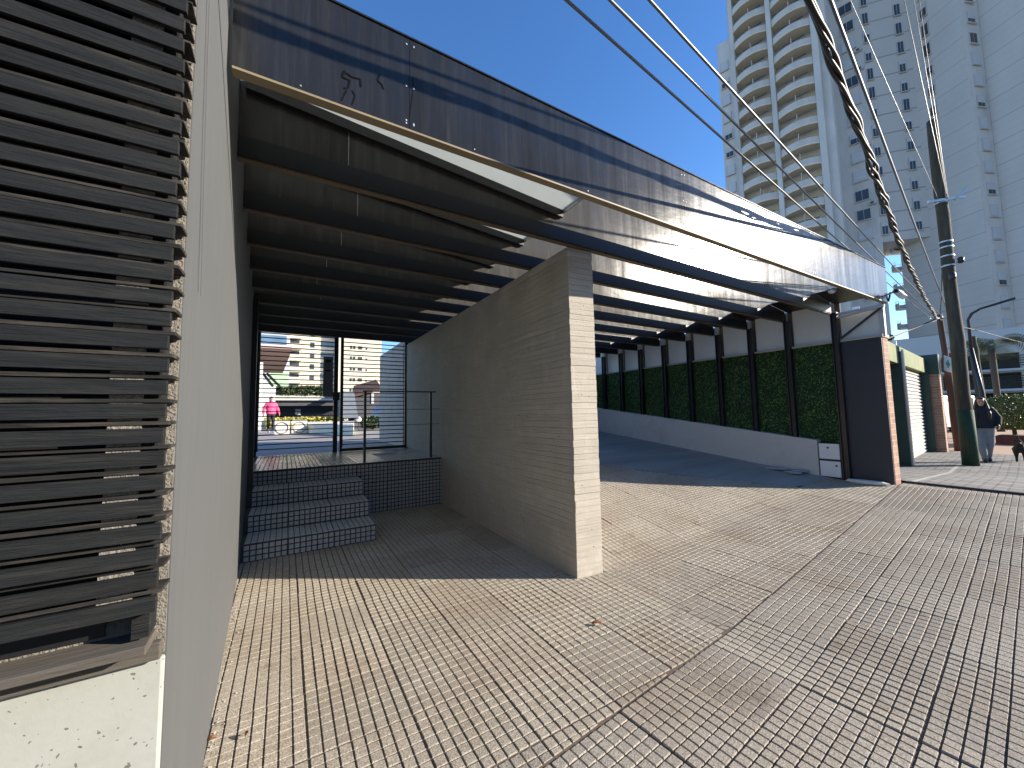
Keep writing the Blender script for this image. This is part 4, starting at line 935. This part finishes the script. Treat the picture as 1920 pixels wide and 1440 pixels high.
g.build('white_band', M['deck_face'], pk)
g = MB()
for z in (2.95, 3.15, 3.35, 3.55, 3.75, 4.6, 4.8, 5.0, 5.2, 5.4, .5, .8, 1.1, 1.4, 1.7, 2.0): kbox(g, -8, 24, 0, .05, z, z+.06)
g.build('guard_rails', M['iron'], pk)
for s in (-6, -1.3, 3.4, 8.1, 12.8, 17): g = MB(); kbox(g, s, s+.45, .21, .7, 0, 5.68); g.build('column', M['soft_grey'], pk)
def bush(name, c, rx, ry, rz, n, size, m, label, cat, stem=True, grp=None):
    t = thing(name, c, label, cat, grp); g = MB(); pts = []
    while len(pts) < n:
        d = Vector((random.gauss(0, 1), random.gauss(0, 1), random.gauss(0, 1))).normalized(); r = random.uniform(.55, 1)**.5*random.uniform(.85, 1.05)
        pts.append((c[0]+d[0]*rx*r, c[1]+d[1]*ry*r, c[2]+rz+d[2]*rz*r))
    leaves(g, pts, size); g.build('foliage', M[m], t)
    if stem:
        g = MB()
        for k in range(5): g.tube([(c[0], c[1], c[2]), (c[0]+random.uniform(-.4, .4)*rx, c[1]+random.uniform(-.4, .4)*ry, c[2]+rz)], [.05*rx+.01, .01], 5)
        g.build('stem', M['bark'], t)
    return t
bush('rooftop_shrub', (*[x for x in kp(-4.2, .9)], 7.75), .55, .55, .32, 420, .16, 'hedge', 'round dark shrub on the white parking roof', 'shrub')
# palm in front of it
pbm = Vector((33.5, 4.55, 0)); pm_ = thing('palm_tree', pbm, 'grey green palm before the parking building at the right edge', 'palm')
g = MB(); g.tube([pbm, pbm+Vector((.05, 0, 2.2)), pbm+Vector((0, .02, 4.7))], [.15, .125, .14], 10); g.build('trunk', M['bark'], pm_, True)
g = MB(); ct = pbm+Vector((0, 0, 4.75))
for k in range(26):
    az = random.uniform(0, 2*math.pi); up = random.uniform(.1, 1.1); L = random.uniform(1.5, 2.3); prev = ct
    dirh = Vector((math.cos(az), math.sin(az), 0)); n = 9; spine = [ct+dirh*L*(i/n)+Vector((0, 0, L*(up*(i/n)-(.45+up*.55)*(i/n)**2))) for i in range(n+1)]
    side = dirh.cross(Vector((0, 0, 1)))
    for i in range(1, n):
        d = (spine[i+1]-spine[i]).normalized()
        for q in (0, .5):
            b0 = spine[i].lerp(spine[i+1], q)
            for s_ in (-1, 1):
                l = .5*(1-abs(i/n-.45)*.9); e = b0+side*s_*l+d*l*.5-Vector((0, 0, l*.45)); ww = d*.035
                g.add([b0-ww, b0+ww, e], [(0, 1, 2)])
g.build('fronds', M['palm'], pm_)

# ------------------------------------------------------------------ things on the neighbour's pavement
sb = on_ground(1906, 834); sb = Vector((sb[0]*1.0, sb[1], 0))
sh = thing('topiary', sb, 'round clipped bush on a short trunk in a rusty planter at the right edge', 'bush')
sc_ = (sb[0]/18.0)
g = MB(); g.tube([sb+Vector((0, 0, .3)), sb+Vector((.03, .03, .8)), sb+Vector((-.02, .0, 1.2))], [.06, .05, .04], 8)
for k in range(7):
    a = random.uniform(0, 6.28); g.tube([sb+Vector((0, 0, 1.0)), sb+Vector((.4*math.cos(a), .4*math.sin(a), 1.55))], [.03, .012], 6)
g.build('trunk', M['bark'], sh)
g = MB(); pts = []
tc2 = sb+Vector((0, 0, 1.0))
while len(pts) < 6500:
    d = Vector((random.gauss(0, 1), random.gauss(0, 1), random.gauss(0, 1))).normalized(); d[2] = d[2]*.5 if d[2] < 0 else d[2]
    r = random.uniform(.6, 1)**.4*random.uniform(.93, 1.04); pts.append(tc2+Vector((d[0]*1.0, d[1]*1.0, d[2]*.88))*r)
leaves(g, pts, .045); g.build('crown', M['topiary'], sh)
g = MB(); g.box(sb[0]-.42, sb[0]+.5, sb[1]-.8, sb[1]+.42, 0.02, .34); pln = g.build('planter', M['rust'], sh, False, .02)
g = MB(); g.box(sb[0]-.36, sb[0]+.44, sb[1]-.74, sb[1]+.36, .341, .36); g.build('soil', M['bark'], pln)

# van behind the railing, car behind the gate
def car(base, yaw, L, W, Hh, paint, label, cat, name, van=False):
    t = thing(name, base, label, cat); t.rotation_euler.z = yaw
    prof = [(-L/2, .3), (-L/2, .75), (-L/2+.15, .95), (-L/2+.9, 1.0), (-L/2+1.5, Hh), (L/2-.5, Hh), (L/2-.05, 1.05), (L/2, .8), (L/2, .3)] if not van else \
           [(-L/2, .3), (-L/2, .85), (-L/2+.1, 1.05), (-L/2+.7, 1.15), (-L/2+1.25, Hh), (L/2-.1, Hh), (L/2, Hh-.2), (L/2, .3)]
    def pb_(o): o.parent = t; return o
    g = MB(); n = len(prof); k = .88
    vs = [(x, -W/2*(k if z > 1.02 else 1), z) for x, z in prof]+[(x, W/2*(k if z > 1.02 else 1), z) for x, z in prof]
    g.add(vs, [tuple(range(n)), tuple(range(2*n-1, n-1, -1))]+[(i, n+i, n+(i+1) % n, (i+1) % n) for i in range(n)]); pb_(g.build('body', M[paint], None, False, .05))
    for s_ in (-1, 1):
        g = MB(); y = s_*W/2*.945; x1 = L/2-.75
        g.obox(((-L/2+1.5+x1)/2+.1, y, (1.08+Hh)/2-.04), ((x1+L/2-1.5)/2-.1, 0, 0), (0, .012, 0), (0, 0, (Hh-1.08)/2-.1)); pb_(g.build('side_window', M['dark_win'], None))
    g = MB(); x0, z0 = prof[3]; x1, z1 = prof[4]; mid = Vector(((x0+x1)/2-.02, 0, (z0+z1)/2+.02)); dv = Vector((x1-x0, 0, z1-z0))*.42
    g.obox(mid, dv, (0, W*.38, 0), dv.cross(Vector((0, 1, 0))).normalized()*.012); pb_(g.build('windscreen', M['dark_win'], None))
    for sx in (-1, 1):
        for sy in (-1, 1):
            g = MB(); g.tube([(sx*(L/2-.8), sy*W/2*.86, .32), (sx*(L/2-.8), sy*W/2*1.01, .32)], .32, 16); w = pb_(g.build('wheel', M['rubber'], None))
            g = MB(); g.tube([(sx*(L/2-.8), sy*W/2*1.0, .32), (sx*(L/2-.8), sy*W/2*1.02, .32)], .19, 12); r_ = g.build('rim', M['galv'], None); r_.parent = w
    for sy in (-1, 1):
        g = MB(); g.obox((-L/2-.0, sy*W*.36, .72), (.03, 0, 0), (0, .16, 0), (0, 0, .08)); pb_(g.build('headlight', M['light_off'], None))
    return t
car(Vector((33.0, 6.45, .02)), R(170), 4.8, 1.9, 2.0, 'car_white', 'white van parked beyond the white railing', 'van', 'parked_van', True)
car(Vector((6.6, 24.5, .77)), R(200), 4.0, 1.7, 1.5, 'car_blue', 'small blue grey car behind the gate', 'car', 'parked_car')

# ------------------------------------------------------------------ people
def skinned(name, chain, edges, m, parent, root=0, sub=2):
    me = bpy.data.meshes.new(name); me.from_pydata([c[:3] for c in chain], edges, [])
    me.materials.append(m); o = bpy.data.objects.new(name, me); C.objects.link(o); o.parent = parent
    md = o.modifiers.new('Skin', 'SKIN'); md.use_smooth_shade = True
    sv = me.skin_vertices[0].data
    for i, c in enumerate(chain):
        r = c[3]; sv[i].radius = (r, c[4] if len(c) > 4 else r); sv[i].use_root = (i == root); sv[i].use_loose = False
    sb_ = o.modifiers.new('Subsurf', 'SUBSURF'); sb_.levels = sub; sb_.render_levels = sub
    return o
def fused(name, mb, m, parent, voxel, smooth=4):
    """closed shapes that overlap become one skin"""
    o = mb.build(name, m, None); o.parent = parent
    r = o.modifiers.new('Remesh', 'REMESH'); r.mode = 'VOXEL'; r.voxel_size = voxel; r.use_smooth_shade = True
    q = o.modifiers.new('Smooth', 'SMOOTH'); q.factor = .5; q.iterations = smooth
    return o
def limb(mb, pts, rs, n=12):
    pts = [Vector(p) for p in pts]; P, Q = [pts[0]], [rs[0]]
    for i in range(len(pts)-1):
        for k in range(1, 5): t = k/4; P.append(pts[i].lerp(pts[i+1], t)); Q.append(rs[i]+(rs[i+1]-rs[i])*t)
    mb.tube(P, Q, n)
    for p, r in zip(pts, rs): mb.ball(p, r*.995, None, None, n)
def loft(mb, rings, n=18):                   # rings: (x, y, z, rx, ry) upwards
    vs = [(c[0]+c[3]*math.cos(2*math.pi*k/n), c[1]+c[4]*math.sin(2*math.pi*k/n), c[2]) for c in rings for k in range(n)]
    m = len(rings); mb.add(vs, [(i*n+k, i*n+(k+1) % n, (i+1)*n+(k+1) % n, (i+1)*n+k) for i in range(m-1) for k in range(n)]+[tuple(range(n-1, -1, -1)), tuple(range((m-1)*n, m*n))])
def person(base, yaw, label, J, cloth, hair_long, scale=1.0, wide=1.0):
    """J: joint table; local frame: -y is forwards, z up, +x is the person's left"""
    t = thing('person', base, label, 'person'); t.rotation_euler.z = yaw; t.scale = (scale,)*3
    h = Vector(J['head']); nk = Vector(J['neck'])
    b = MB()
    loft(b, [(0, 0, .84, .10, .08), (0, 0, .9, .15, .11), (0, .005, 1.05, .125, .095), (0, .015, 1.22, .15, .105), (0, .02, 1.34, .155, .09), (0, .018, 1.40, .09, .065)])
    limb(b, [(nk[0], nk[1]+.015, 1.36), (h[0], h[1]+.012, h[2]-.05)], [.056, .05])
    b.ball((h[0], h[1]+.012, h[2]+.028), .074, .092, .088, 18); b.ball((h[0], h[1]-.022, h[2]-.04), .055, .06, .066, 14); b.ball((h[0], h[1]-.062, h[2]-.082), .026, .022, .02, 10)
    b.ball((h[0], h[1]-.088, h[2]-.018), .012, .019, .022, 8)
    for sx in (-1, 1): b.ball((h[0]+sx*.075, h[1]+.012, h[2]-.008), .011, .02, .03, 8); b.ball((h[0]+sx*.036, h[1]-.055, h[2]-.03), .022, .02, .02, 8)
    for s in 'LR':
        limb(b, [J['sh'+s], J['el'+s], J['wr'+s]], [.052, .041, .026])
        w, e = Vector(J['wr'+s]), Vector(J['el'+s]); d = (w-e).normalized(); inw = Vector((-1 if s == 'L' else 1, 0, 0)); inw = (inw-d*inw.dot(d)).normalized(); fw = Vector((0, -1, 0)); fw = (fw-d*fw.dot(d)-inw*fw.dot(inw)).normalized()
        pm = w+d*.05
        b.obox(pm, d*.042, fw*.036, inw*.013)
        for fi in range(4):
            b0 = w+d*.085+fw*(.027-.018*fi); l = (.068, .078, .072, .056)[fi]
            limb(b, [b0, b0+d*l*.5+inw*.006, b0+d*l*.92+inw*.026], [.0095, .009, .0075], 8)
        b0 = w+d*.025+fw*.03; limb(b, [b0, b0+d*.035+fw*.022+inw*.008, b0+d*.066+fw*.022+inw*.018], [.0115, .0105, .0085], 8)
        limb(b, [J['hip'+s], J['kn'+s], J['an'+s]], [.085, .054, .036]); limb(b, [J['an'+s], J['toe'+s]], [.036, .028])
    fused('body', b, M['skin'], t, .0055, 3)
    k = wide; g = MB()
    loft(g, [(0, .0, .86, .178*k, .138*k), (0, .0, .90, .188*k, .145*k), (0, .005, 1.06, .178*k, .135*k), (0, .012, 1.2, .185*k, .14*k), (0, .018, 1.3, .19*k, .13*k), (0, .02, 1.375, .155*k, .1), (0, .015, 1.42, .088, .078), (nk[0], nk[1]+.008, 1.452, .07, .068)])
    for s in 'LR':
        a_ = Vector(J['sh'+s]); limb(g, [(a_[0]*.93, a_[1], a_[2]-.035), J['el'+s], J['wr'+s]], [.073*k, .062*k, .047])
    fused('jacket', g, M[cloth[0]], t, .011, 5)
    g = MB(); q = cloth[3]
    loft(g, [(0, 0, .80, .145*q, .10*q), (0, .005, .87, .172*q, .13*q), (0, .005, .95, .165*q, .13*q), (0, .005, 1.0, .15*q, .115*q)])
    for s in 'LR': limb(g, [J['hip'+s], J['kn'+s], (J['an'+s][0], J['an'+s][1], J['an'+s][2]+.035)], [.1*q, .076*q, .053*q])
    fused('trousers', g, M[cloth[1]], t, .011, 4)
    for s in 'LR':
        an, to = Vector(J['an'+s]), Vector(J['toe'+s]); g = MB()
        limb(g, [an+Vector((0, .02, -.035)), an.lerp(to, .55)+Vector((0, 0, -.008)), to], [.046, .047, .043]); limb(g, [an+Vector((0, .005, .02)), an+Vector((0, .01, -.03))], [.046, .05])
        fused('shoe', g, M[cloth[2]], t, .01, 3)
    g = MB(); g.ball((h[0], h[1]+.036, h[2]+.042), .087, .096, .092, 18); g.ball((h[0], h[1]+.05, h[2]-.03), .08, .065, .08, 14); g.ball((h[0], h[1]-.03, h[2]+.098), .06, .05, .03, 12)
    if hair_long:
        limb(g, [(h[0], h[1]+.06, h[2]-.05), (h[0], h[1]+.1, h[2]-.22)], [.075, .06])
        for sx in (-1, 1):
            limb(g, [(h[0]+sx*.066, h[1]+.0, h[2]+.045), (h[0]+sx*.084, h[1]+.0, h[2]-.06), (h[0]+sx*.1, h[1]-.03, h[2]-.18), (h[0]+sx*.112, h[1]-.105, h[2]-.3), (h[0]+sx*.108, h[1]-.125, h[2]-.44)], [.03, .036, .042, .042, .022])
    else: g.ball((h[0], h[1]+.11, h[2]-.01), .045, .04, .05, 12)
    fused('hair', g, M['hair'], t, .0075, 3)
    for sx in (-1, 1):
        q_ = MB(); q_.ball((h[0]+sx*.029, h[1]-.072, h[2]+.004), .0125, .012, .0085, 10); q_.build('eye', M['eye'], None, True).parent = t
        q_ = MB(); limb(q_, [(h[0]+sx*.014, h[1]-.081, h[2]+.026), (h[0]+sx*.045, h[1]-.07, h[2]+.027)], [.005, .004], 6); q_.build('eyebrow', M['hair'], None, True).parent = t
    q_ = MB(); q_.ball((h[0], h[1]-.079, h[2]-.055), .023, .009, .008, 10); q_.build('mouth', M['lips'], None, True).parent = t
    return t
W1 = dict(pel=(0, 0, .93), spine=(0, .01, 1.1), chest=(0, .02, 1.28), neck=(0, .01, 1.42), jaw=(0, -.015, 1.475), head=(0, -.01, 1.535), crown=(0, .0, 1.60),
          shL=(.165, .02, 1.36), elL=(.265, .06, 1.12), wrL=(.25, -.08, .95), shR=(-.165, .02, 1.36), elR=(-.24, .06, 1.1), wrR=(-.2, -.09, .93),
          hipL=(.085, 0, .88), knL=(.075, .0, .48), anL=(.05, .14, .1), toeL=(.055, .03, .045), hipR=(-.085, 0, .88), knR=(-.075, -.09, .48), anR=(-.045, -.13, .09), toeR=(-.05, -.27, .04))
wb_ = on_ground(1851, 868)
person((wb_[0], wb_[1], gz(wb_[0], wb_[1])+.03), math.atan2(-wb_[1], -wb_[0])+math.pi/2+R(6), 'woman in a black jacket and grey sweatpants walking toward the camera', W1, ('jacket_black', 'sweats', 'shoe_dark', 1.16), True, 1.0, 1.16)
W2_ = dict(W1); W2_.update(elL=(.27, .02, 1.1), wrL=(.3, -.08, .9), elR=(-.27, .06, 1.1), wrR=(-.29, .03, .88), anR=(-.06, .18, .12), toeR=(-.06, .08, .05), knR=(-.08, .02, .48), knL=(.08, -.1, .48), anL=(.07, -.16, .09), toeL=(.07, -.3, .04))
pp = at(507, 812, 2, .775)
person((pp[0], pp[1], .775), math.atan2(-pp[1], -pp[0])+math.pi/2+R(15), 'woman in a bright pink jacket and black leggings walking behind the gate', W2_, ('jacket_pink', 'leggings', 'shoe_white', .95), False, 1.05, 1.1)
# dog at the edge of the picture
db = on_ground(1915, 868); dg = thing('dog', db, 'small black dog walking at the right edge of the picture', 'dog'); dg.rotation_euler.z = R(-82)
g = MB()
limb(g, [(0, .27, .37), (0, .08, .365), (0, -.13, .37)], [.085, .088, .11]); limb(g, [(0, -.16, .42), (0, -.28, .52)], [.08, .058]); g.ball((0, -.31, .545), .064, .075, .06, 12); limb(g, [(0, -.35, .53), (0, -.44, .51)], [.036, .026])
limb(g, [(0, .33, .42), (0, .42, .5), (0, .45, .6), (0, .41, .67)], [.03, .024, .02, .012])
for sx in (-1, 1):
    f_y = .07*sx
    limb(g, [(sx*.06, .25, .33), (sx*.065, .21+f_y*.6, .22), (sx*.065, .30+f_y, .13), (sx*.065, .27+f_y, .03), (sx*.065, .235+f_y, .02)], [.065, .04, .023, .02, .022])
    limb(g, [(sx*.06, -.15, .32), (sx*.062, -.14-f_y*.5, .17), (sx*.062, -.15-f_y, .03), (sx*.062, -.185-f_y, .02)], [.055, .03, .019, .022])
fused('body', g, M['fur'], dg, .009, 3)
for sx in (-1, 1):
    q = MB(); q.add([(sx*.03, -.3, .56), (sx*.075, -.31, .53), (sx*.06, -.33, .63), (sx*.05, -.285, .56)], [(0, 1, 2), (1, 3, 2), (3, 0, 2), (0, 3, 1)]); q.build('ear', M['fur'], None).parent = dg

# ------------------------------------------------------------------ behind the gate
Z = .775
def bk(px, py, y): return at(px, py, 1, y)
# white planter blocks with a round mark
for i, (x0, x1, y, lab) in enumerate(((-.42, .12, 18.6, 'white concrete planter block with a ring motif nearer the pink jacket'), (.2, .78, 18.9, 'white concrete planter block with a ring motif by the gate post'))):
    t = thing('planter_block', ((x0+x1)/2, y, Z), lab, 'planter')
    g = MB(); g.box(x0, x1, y, y+.5, Z, Z+.62); g.build('block', M['concrete_w'], t, False, .02)
    g = MB(); n = 20; cx, cz, r = (x0+x1)/2, Z+.3, .23
    g.tube([(cx+r*math.cos(2*math.pi*k/n), y-.004, cz+r*math.sin(2*math.pi*k/n)) for k in range(n+1)], .028, 6, False); g.build('ring', M['plaza'], t)
g = MB(); g.prism([(.8, 19.0), (2.16, 15.3), (4.2, 29.5), (1.4, 33)], Z, Z+.42); tag(g.build('flower_bed_wall', M['concrete_w'], None, False, .02), 'long pale flower bed wall beyond the gate', 'flower bed')
g = MB(); pts = [(random.uniform(-1.2, 3.5), random.uniform(27, 31), Z+.1+random.uniform(0, .65)) for _ in range(2600)]
leaves(g, pts, .07); o = g.build('flower_bed', M['yellow_flower'], None); tag(o, 'yellow flowering ground cover behind the planters', 'flowers', None, 'stuff')
# carport block: dark undercroft with hedge on its roof
bl = thing('dark_building', (1.5, 33, Z), 'low dark building with a hedge on its roof beyond the gate', 'building')
g = MB(); g.box(-4, 4.0, 32.3, 32.8, 2.75, 3.1); g.build('roof_edge', M['soft_grey'], bl)
g = MB(); g.box(-4, 4.0, 33.5, 40, Z, 3.05); g.build('body', M['blue_black'], bl)
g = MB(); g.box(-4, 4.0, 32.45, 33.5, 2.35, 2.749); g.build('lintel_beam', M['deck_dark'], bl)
a, b = bk(553, 778, 33.4), bk(564, 767, 33.4); g = MB(); g.box(a[0], b[0], 33.38, 33.48, a[2], b[2]); fr = g.build('window', M['winframe'], bl)
g = MB(); g.box(a[0]+.05, (a[0]+b[0])/2-.02, 33.36, 33.379, a[2]+.05, b[2]-.05); g.box((a[0]+b[0])/2+.02, b[0]-.05, 33.36, 33.379, a[2]+.05, b[2]-.05); g.build('pane', M['white_lit'], fr)  # lit window: its light is put into the white pane colour
hd = MB(); pts = [(random.uniform(-.9, 3.3), random.uniform(32.2, 33.0), 3.12+random.uniform(0, .72)) for _ in range(3500)]
leaves(hd, pts, .08); tag(hd.build('hedge', M['hedge']), 'dark clipped hedge along the roof of the dark building', 'hedge')
# pavilion with timber soffit at the left
pv = thing('pavilion', (-1.5, 26, Z), 'pavilion with a sloping timber soffit and green panels left of the gate view', 'pavilion')
q = [bk(470, 651, 24), bk(548, 655, 24), bk(530, 700, 29), bk(470, 698, 29)]
g = MB(); up = Vector((0, 0, .12)); g.add([*q, *[p+up for p in q]], [(0, 1, 2, 3), (7, 6, 5, 4), (1, 0, 4, 5), (2, 1, 5, 6), (3, 2, 6, 7), (0, 3, 7, 4)]); g.build('soffit', M['pink_soffit'], pv)
a, b = bk(484, 860, 25), bk(490, 700, 25); g = MB(); g.box(a[0]-.2, b[0]+.06, 24.9, 25.2, Z, b[2]+.6); g.build('column', M['white_lit'], pv)
a, b = bk(505, 724, 29.5), bk(541, 698, 29.5); g = MB(); g.box(a[0], b[0], 29.4, 29.5, a[2], b[2]); M['pale_green'] = mat('pale_green_panel', (.42, .6, .38), .7); g.build('green_panel', M['pale_green'], pv)
g = MB(); g.beam(bk(500, 700, 28.9), bk(525, 725, 28.9), .12, .15); g.beam(bk(493, 700, 28.9), bk(512, 725, 28.9), .1, .15); g.build('strut', M['black'], pv)
a, b = bk(489, 758, 31), bk(517, 722, 31); g = MB(); g.box(a[0]-1.5, b[0], 30.9, 31.2, Z, b[2]); g.build('side_wall', M['white'], pv)
# pale office block behind
a, b = bk(440, 760, 46), bk(546, 560, 46); of = thing('office_block', (a[0], 46, 0), 'pale blue grey block rising behind the pavilion', 'building')
g = MB(); g.box(a[0], b[0], 46, 56, 0, 16); g.build('body', M['deck_face'], of)
g = MB()
for k in range(5): g.box(a[0]+.3, b[0]-.3, 45.93, 45.998, 7.2+1.9*k, 8.1+1.9*k)
g.build('window_band', M['blue_glass'], of)
# cream towers in the sun
ct1 = thing('cream_tower', (1.7, 50, 0), 'sunlit cream apartment tower with balconies behind the gate', 'tower')
a, b = bk(541, 700, 50), bk(600, 700, 50); xa, xb = a[0], b[0]
g = MB(); g.box(xa, xb, 50, 60, 0, 34); g.build('body', M['cream_tower'], ct1)
g = MB(); g.box(xb+.001, xb+1.75, 51.2, 60, 0, 34); g.build('glass_bay', M['blue_glass'], ct1)
z = 4.2; zc = 0; p0 = None; w0 = None; s0_ = None
while z < 33:
    loc = Vector((xa+.62, 50, z)); L = Vector(ct1.location)
    if p0 is None:
        g = MB(); g.box(-.55, .55, -.75, 0, -.12, 0); g.box(-.55, .55, -.75, -.7, .001, .55); p0 = g.build('balcony', M['cream_tower'], None); p0.parent = ct1
        g = MB(); g.box(-.5, .4, -.03, -.005, .05, 1.05); q_ = g.build('door_glass', M['dark_win'], None); q_.parent = p0
        g = MB(); g.box(-.22, .22, -.04, -.005, 0, .6); w0 = g.build('window', M['dark_win'], None); w0.parent = ct1
        g = MB(); g.box(0, 1.7, -.25, -.001, -.14, 0.0); g.box(0, 1.7, -.2, -.15, .001, .5); s0_ = g.build('glass_balcony', M['winframe'], None); s0_.parent = ct1
        o1, o2, o3 = p0, w0, s0_
    else: o1, o2, o3 = copy_part(p0, ct1), copy_part(w0, ct1), copy_part(s0_, ct1)
    o1.location = loc-L; o2.location = Vector((xa+2.35, 50, z+.3))-L; o3.location = Vector((xb+.02, 51.2, z+.1))-L; z += 1.28
ct2 = thing('cream_tower', (7.5, 50, 0), 'sunlit cream apartment tower with small paired windows beside the blue sky', 'tower')
a, b = bk(628, 700, 50), bk(715, 700, 50); xa2, xb2 = a[0], b[0]
g = MB(); g.box(xa2, xb2, 50, 62, 0, 34); g.build('body', M['cream_tower'], ct2)
xs = [bk(x, 700, 50)[0] for x in (658, 664, 673, 677, 687)]; z = 4.45; w0 = None
while z < 33:
    for x, w in zip(xs, (.13, .16, .14, .14, .1)):
        if w0 is None:
            g = MB(); g.box(-.5, .5, -.05, -.002, 0, .62); w0 = g.build('window', M['dark_win'], None); w0.parent = ct2; o = w0
        else:
            if z > 24: continue
            o = copy_part(w0, ct2)
        o.location = Vector((x, 50, z))-Vector(ct2.location); o.scale = (w*1.5, 1, .62 if w > .12 else .35)
    z += 1.33
# small brown roofed house, bushes, balls
hs = thing('brown_house', (4.8, 28, Z), 'dark low house with a brown roof right of the gate post', 'house')
a, b = bk(664, 790, 28), bk(716, 730, 28); g = MB(); g.box(a[0], b[0]+1, 28, 31, Z, 3.1); g.build('wall', M['deck_dark'], hs)
g = MB(); r0, r1, r2_, r3_ = bk(660, 741, 27.6), bk(716, 727, 27.6), bk(716, 727, 27.6)+Vector((.3, 3.6, .9)), bk(660, 741, 27.6)+Vector((.6, 3.6, .9))
g.add([r0, r1, r2_, r3_, *[p-Vector((0, 0, .15)) for p in (r0, r1, r2_, r3_)]], [(0, 1, 2, 3), (7, 6, 5, 4), (1, 0, 4, 5), (2, 1, 5, 6), (3, 2, 6, 7), (0, 3, 7, 4)]); g.build('roof', M['roof_tile'], hs)
a, b = bk(696, 757, 27.98), bk(701, 736, 27.98); g = MB(); g.box(a[0], b[0], 27.94, 27.998, a[2], b[2]); g.build('window', M['winframe'], hs)
bush('bush', (*at(699, 790, 1, 22)[:2], Z), .75, .6, .38, 900, .07, 'hedge', 'low green bush before the brown roofed house', 'bush')
bl_ = at(673, 788, 1, 20); g = MB(); g.ball((bl_[0], bl_[1], bl_[2]+.05), .13, None, None, 14); o = thing('ball_lamp', (bl_[0], bl_[1], Z), 'white ball lamp on a short post behind the gate', 'lamp'); g.build('globe', M['light_off'], o, True)
g = MB(); g.tube([(bl_[0], bl_[1], Z), (bl_[0], bl_[1], bl_[2]-.05)], .03, 8); g.build('post', M['iron'], o)
# blue-grey ramp hood
a, b, c, d = bk(640, 785, 27), bk(672, 785, 27), bk(664, 735, 27), bk(640, 733, 27)
g = MB(); back = Vector((0, 2.5, 0)); q = [a, b, c, d]; g.add([*q, *[p+back for p in q]], [(3, 2, 1, 0), (4, 5, 6, 7), (0, 1, 5, 4), (1, 2, 6, 5), (2, 3, 7, 6), (3, 0, 4, 7)])
tag(g.build('kiosk', M['slate_blue']), 'slate blue kiosk with a sloping end behind the gate post', 'kiosk')

# ------------------------------------------------------------------ litter
def dry_leaf(p, r, rz, label):
    g = MB(); n = 7; pts = []
    for i in range(n):
        t = i/(n-1); w = r*.5*math.sin(math.pi*t)**.8
        for s in (-1, 0, 1): pts.append((r*(2*t-1), s*w, .012*abs(s)+.01*math.sin(3*t)))
    Rm = Matrix.Rotation(rz, 3, 'Z'); pts = [tuple(Rm @ Vector(q)+Vector(p)) for q in pts]
    g.add(pts, [(i*3+k, (i+1)*3+k, (i+1)*3+k+1, i*3+k+1) for i in range(n-1) for k in range(2)]); o = g.build('dry_leaf', M['leaf_dry'], None, True)
    sdm = o.modifiers.new('Solidify', 'SOLIDIFY'); sdm.thickness = .0012
    return tag(o, label, 'leaf')
p = on_ground(1120, 1174); dry_leaf((p[0], p[1], p[2]+.012), .034, 2.4, 'dry brown leaf lying on the sunlit tiles in front of the concrete wall')
p = on_ground(397, 1394); dry_leaf((p[0], p[1], p[2]+.012), .017, .3, 'tiny reddish leaf on the tiles against the grey wall')
p = on_ground(462, 1385); dry_leaf((p[0], p[1], p[2]+.012), .014, 1.3, 'tiny curled leaf on the tiles a little out from the grey wall')

# ------------------------------------------------------------------ the houses across the street, behind the camera
xo = -34
for i, (w, h, c_, lab) in enumerate(((15, 7.2, 'soft_grey', 'grey house across the street'), (13, 6.2, 'brick', 'low brick house across the street'), (17, 7.4, 'cream_plaster', 'long cream house across the street'), (14, 6.6, 'mossy', 'mossy green house across the street'))):
    t = thing('street_house', (xo+w/2, -14.5, 0), lab, 'house')
    g = MB(); g.box(xo, xo+w-.3, -24, -14.5, -.2, h); g.build('wall', M[c_], t)
    g = MB(); g.box(xo-.1, xo+w-.2, -24.1, -14.3, h+.001, h+.25); g.build('cornice', M['soft_grey'], t)
    for k in range(3):
        x = xo+w*(.2+.3*k)
        for z in (1.0, 4.1):
            g = MB(); g.box(x-.75, x+.75, -14.499, -14.44, z, z+1.7); f = g.build('window', M['winframe'], t)
            g = MB(); g.box(x-.66, x+.66, -14.439, -14.43, z+.09, z+1.61); g.build('pane', M['dark_win'], f)
    xo += w

# grit and crumbs swept against the walls
g = MB()
for k in range(190):
    if k < 120: y = random.uniform(1.4, 4.9); x = WX(y)+.008+abs(random.gauss(0, .03))
    else: x = random.uniform(2.2, 2.75); y = 2.75-abs(random.gauss(0, .05))
    r = random.uniform(.002, .0065); g.ball((x, y, gz(x, y)+.006+r*.4), r, r*random.uniform(.6, 1.3), r*.6, 6)
tag(g.build('grit', M['stone'], None), 'fine grit lying along the foot of the walls', 'grit', None, 'stuff')
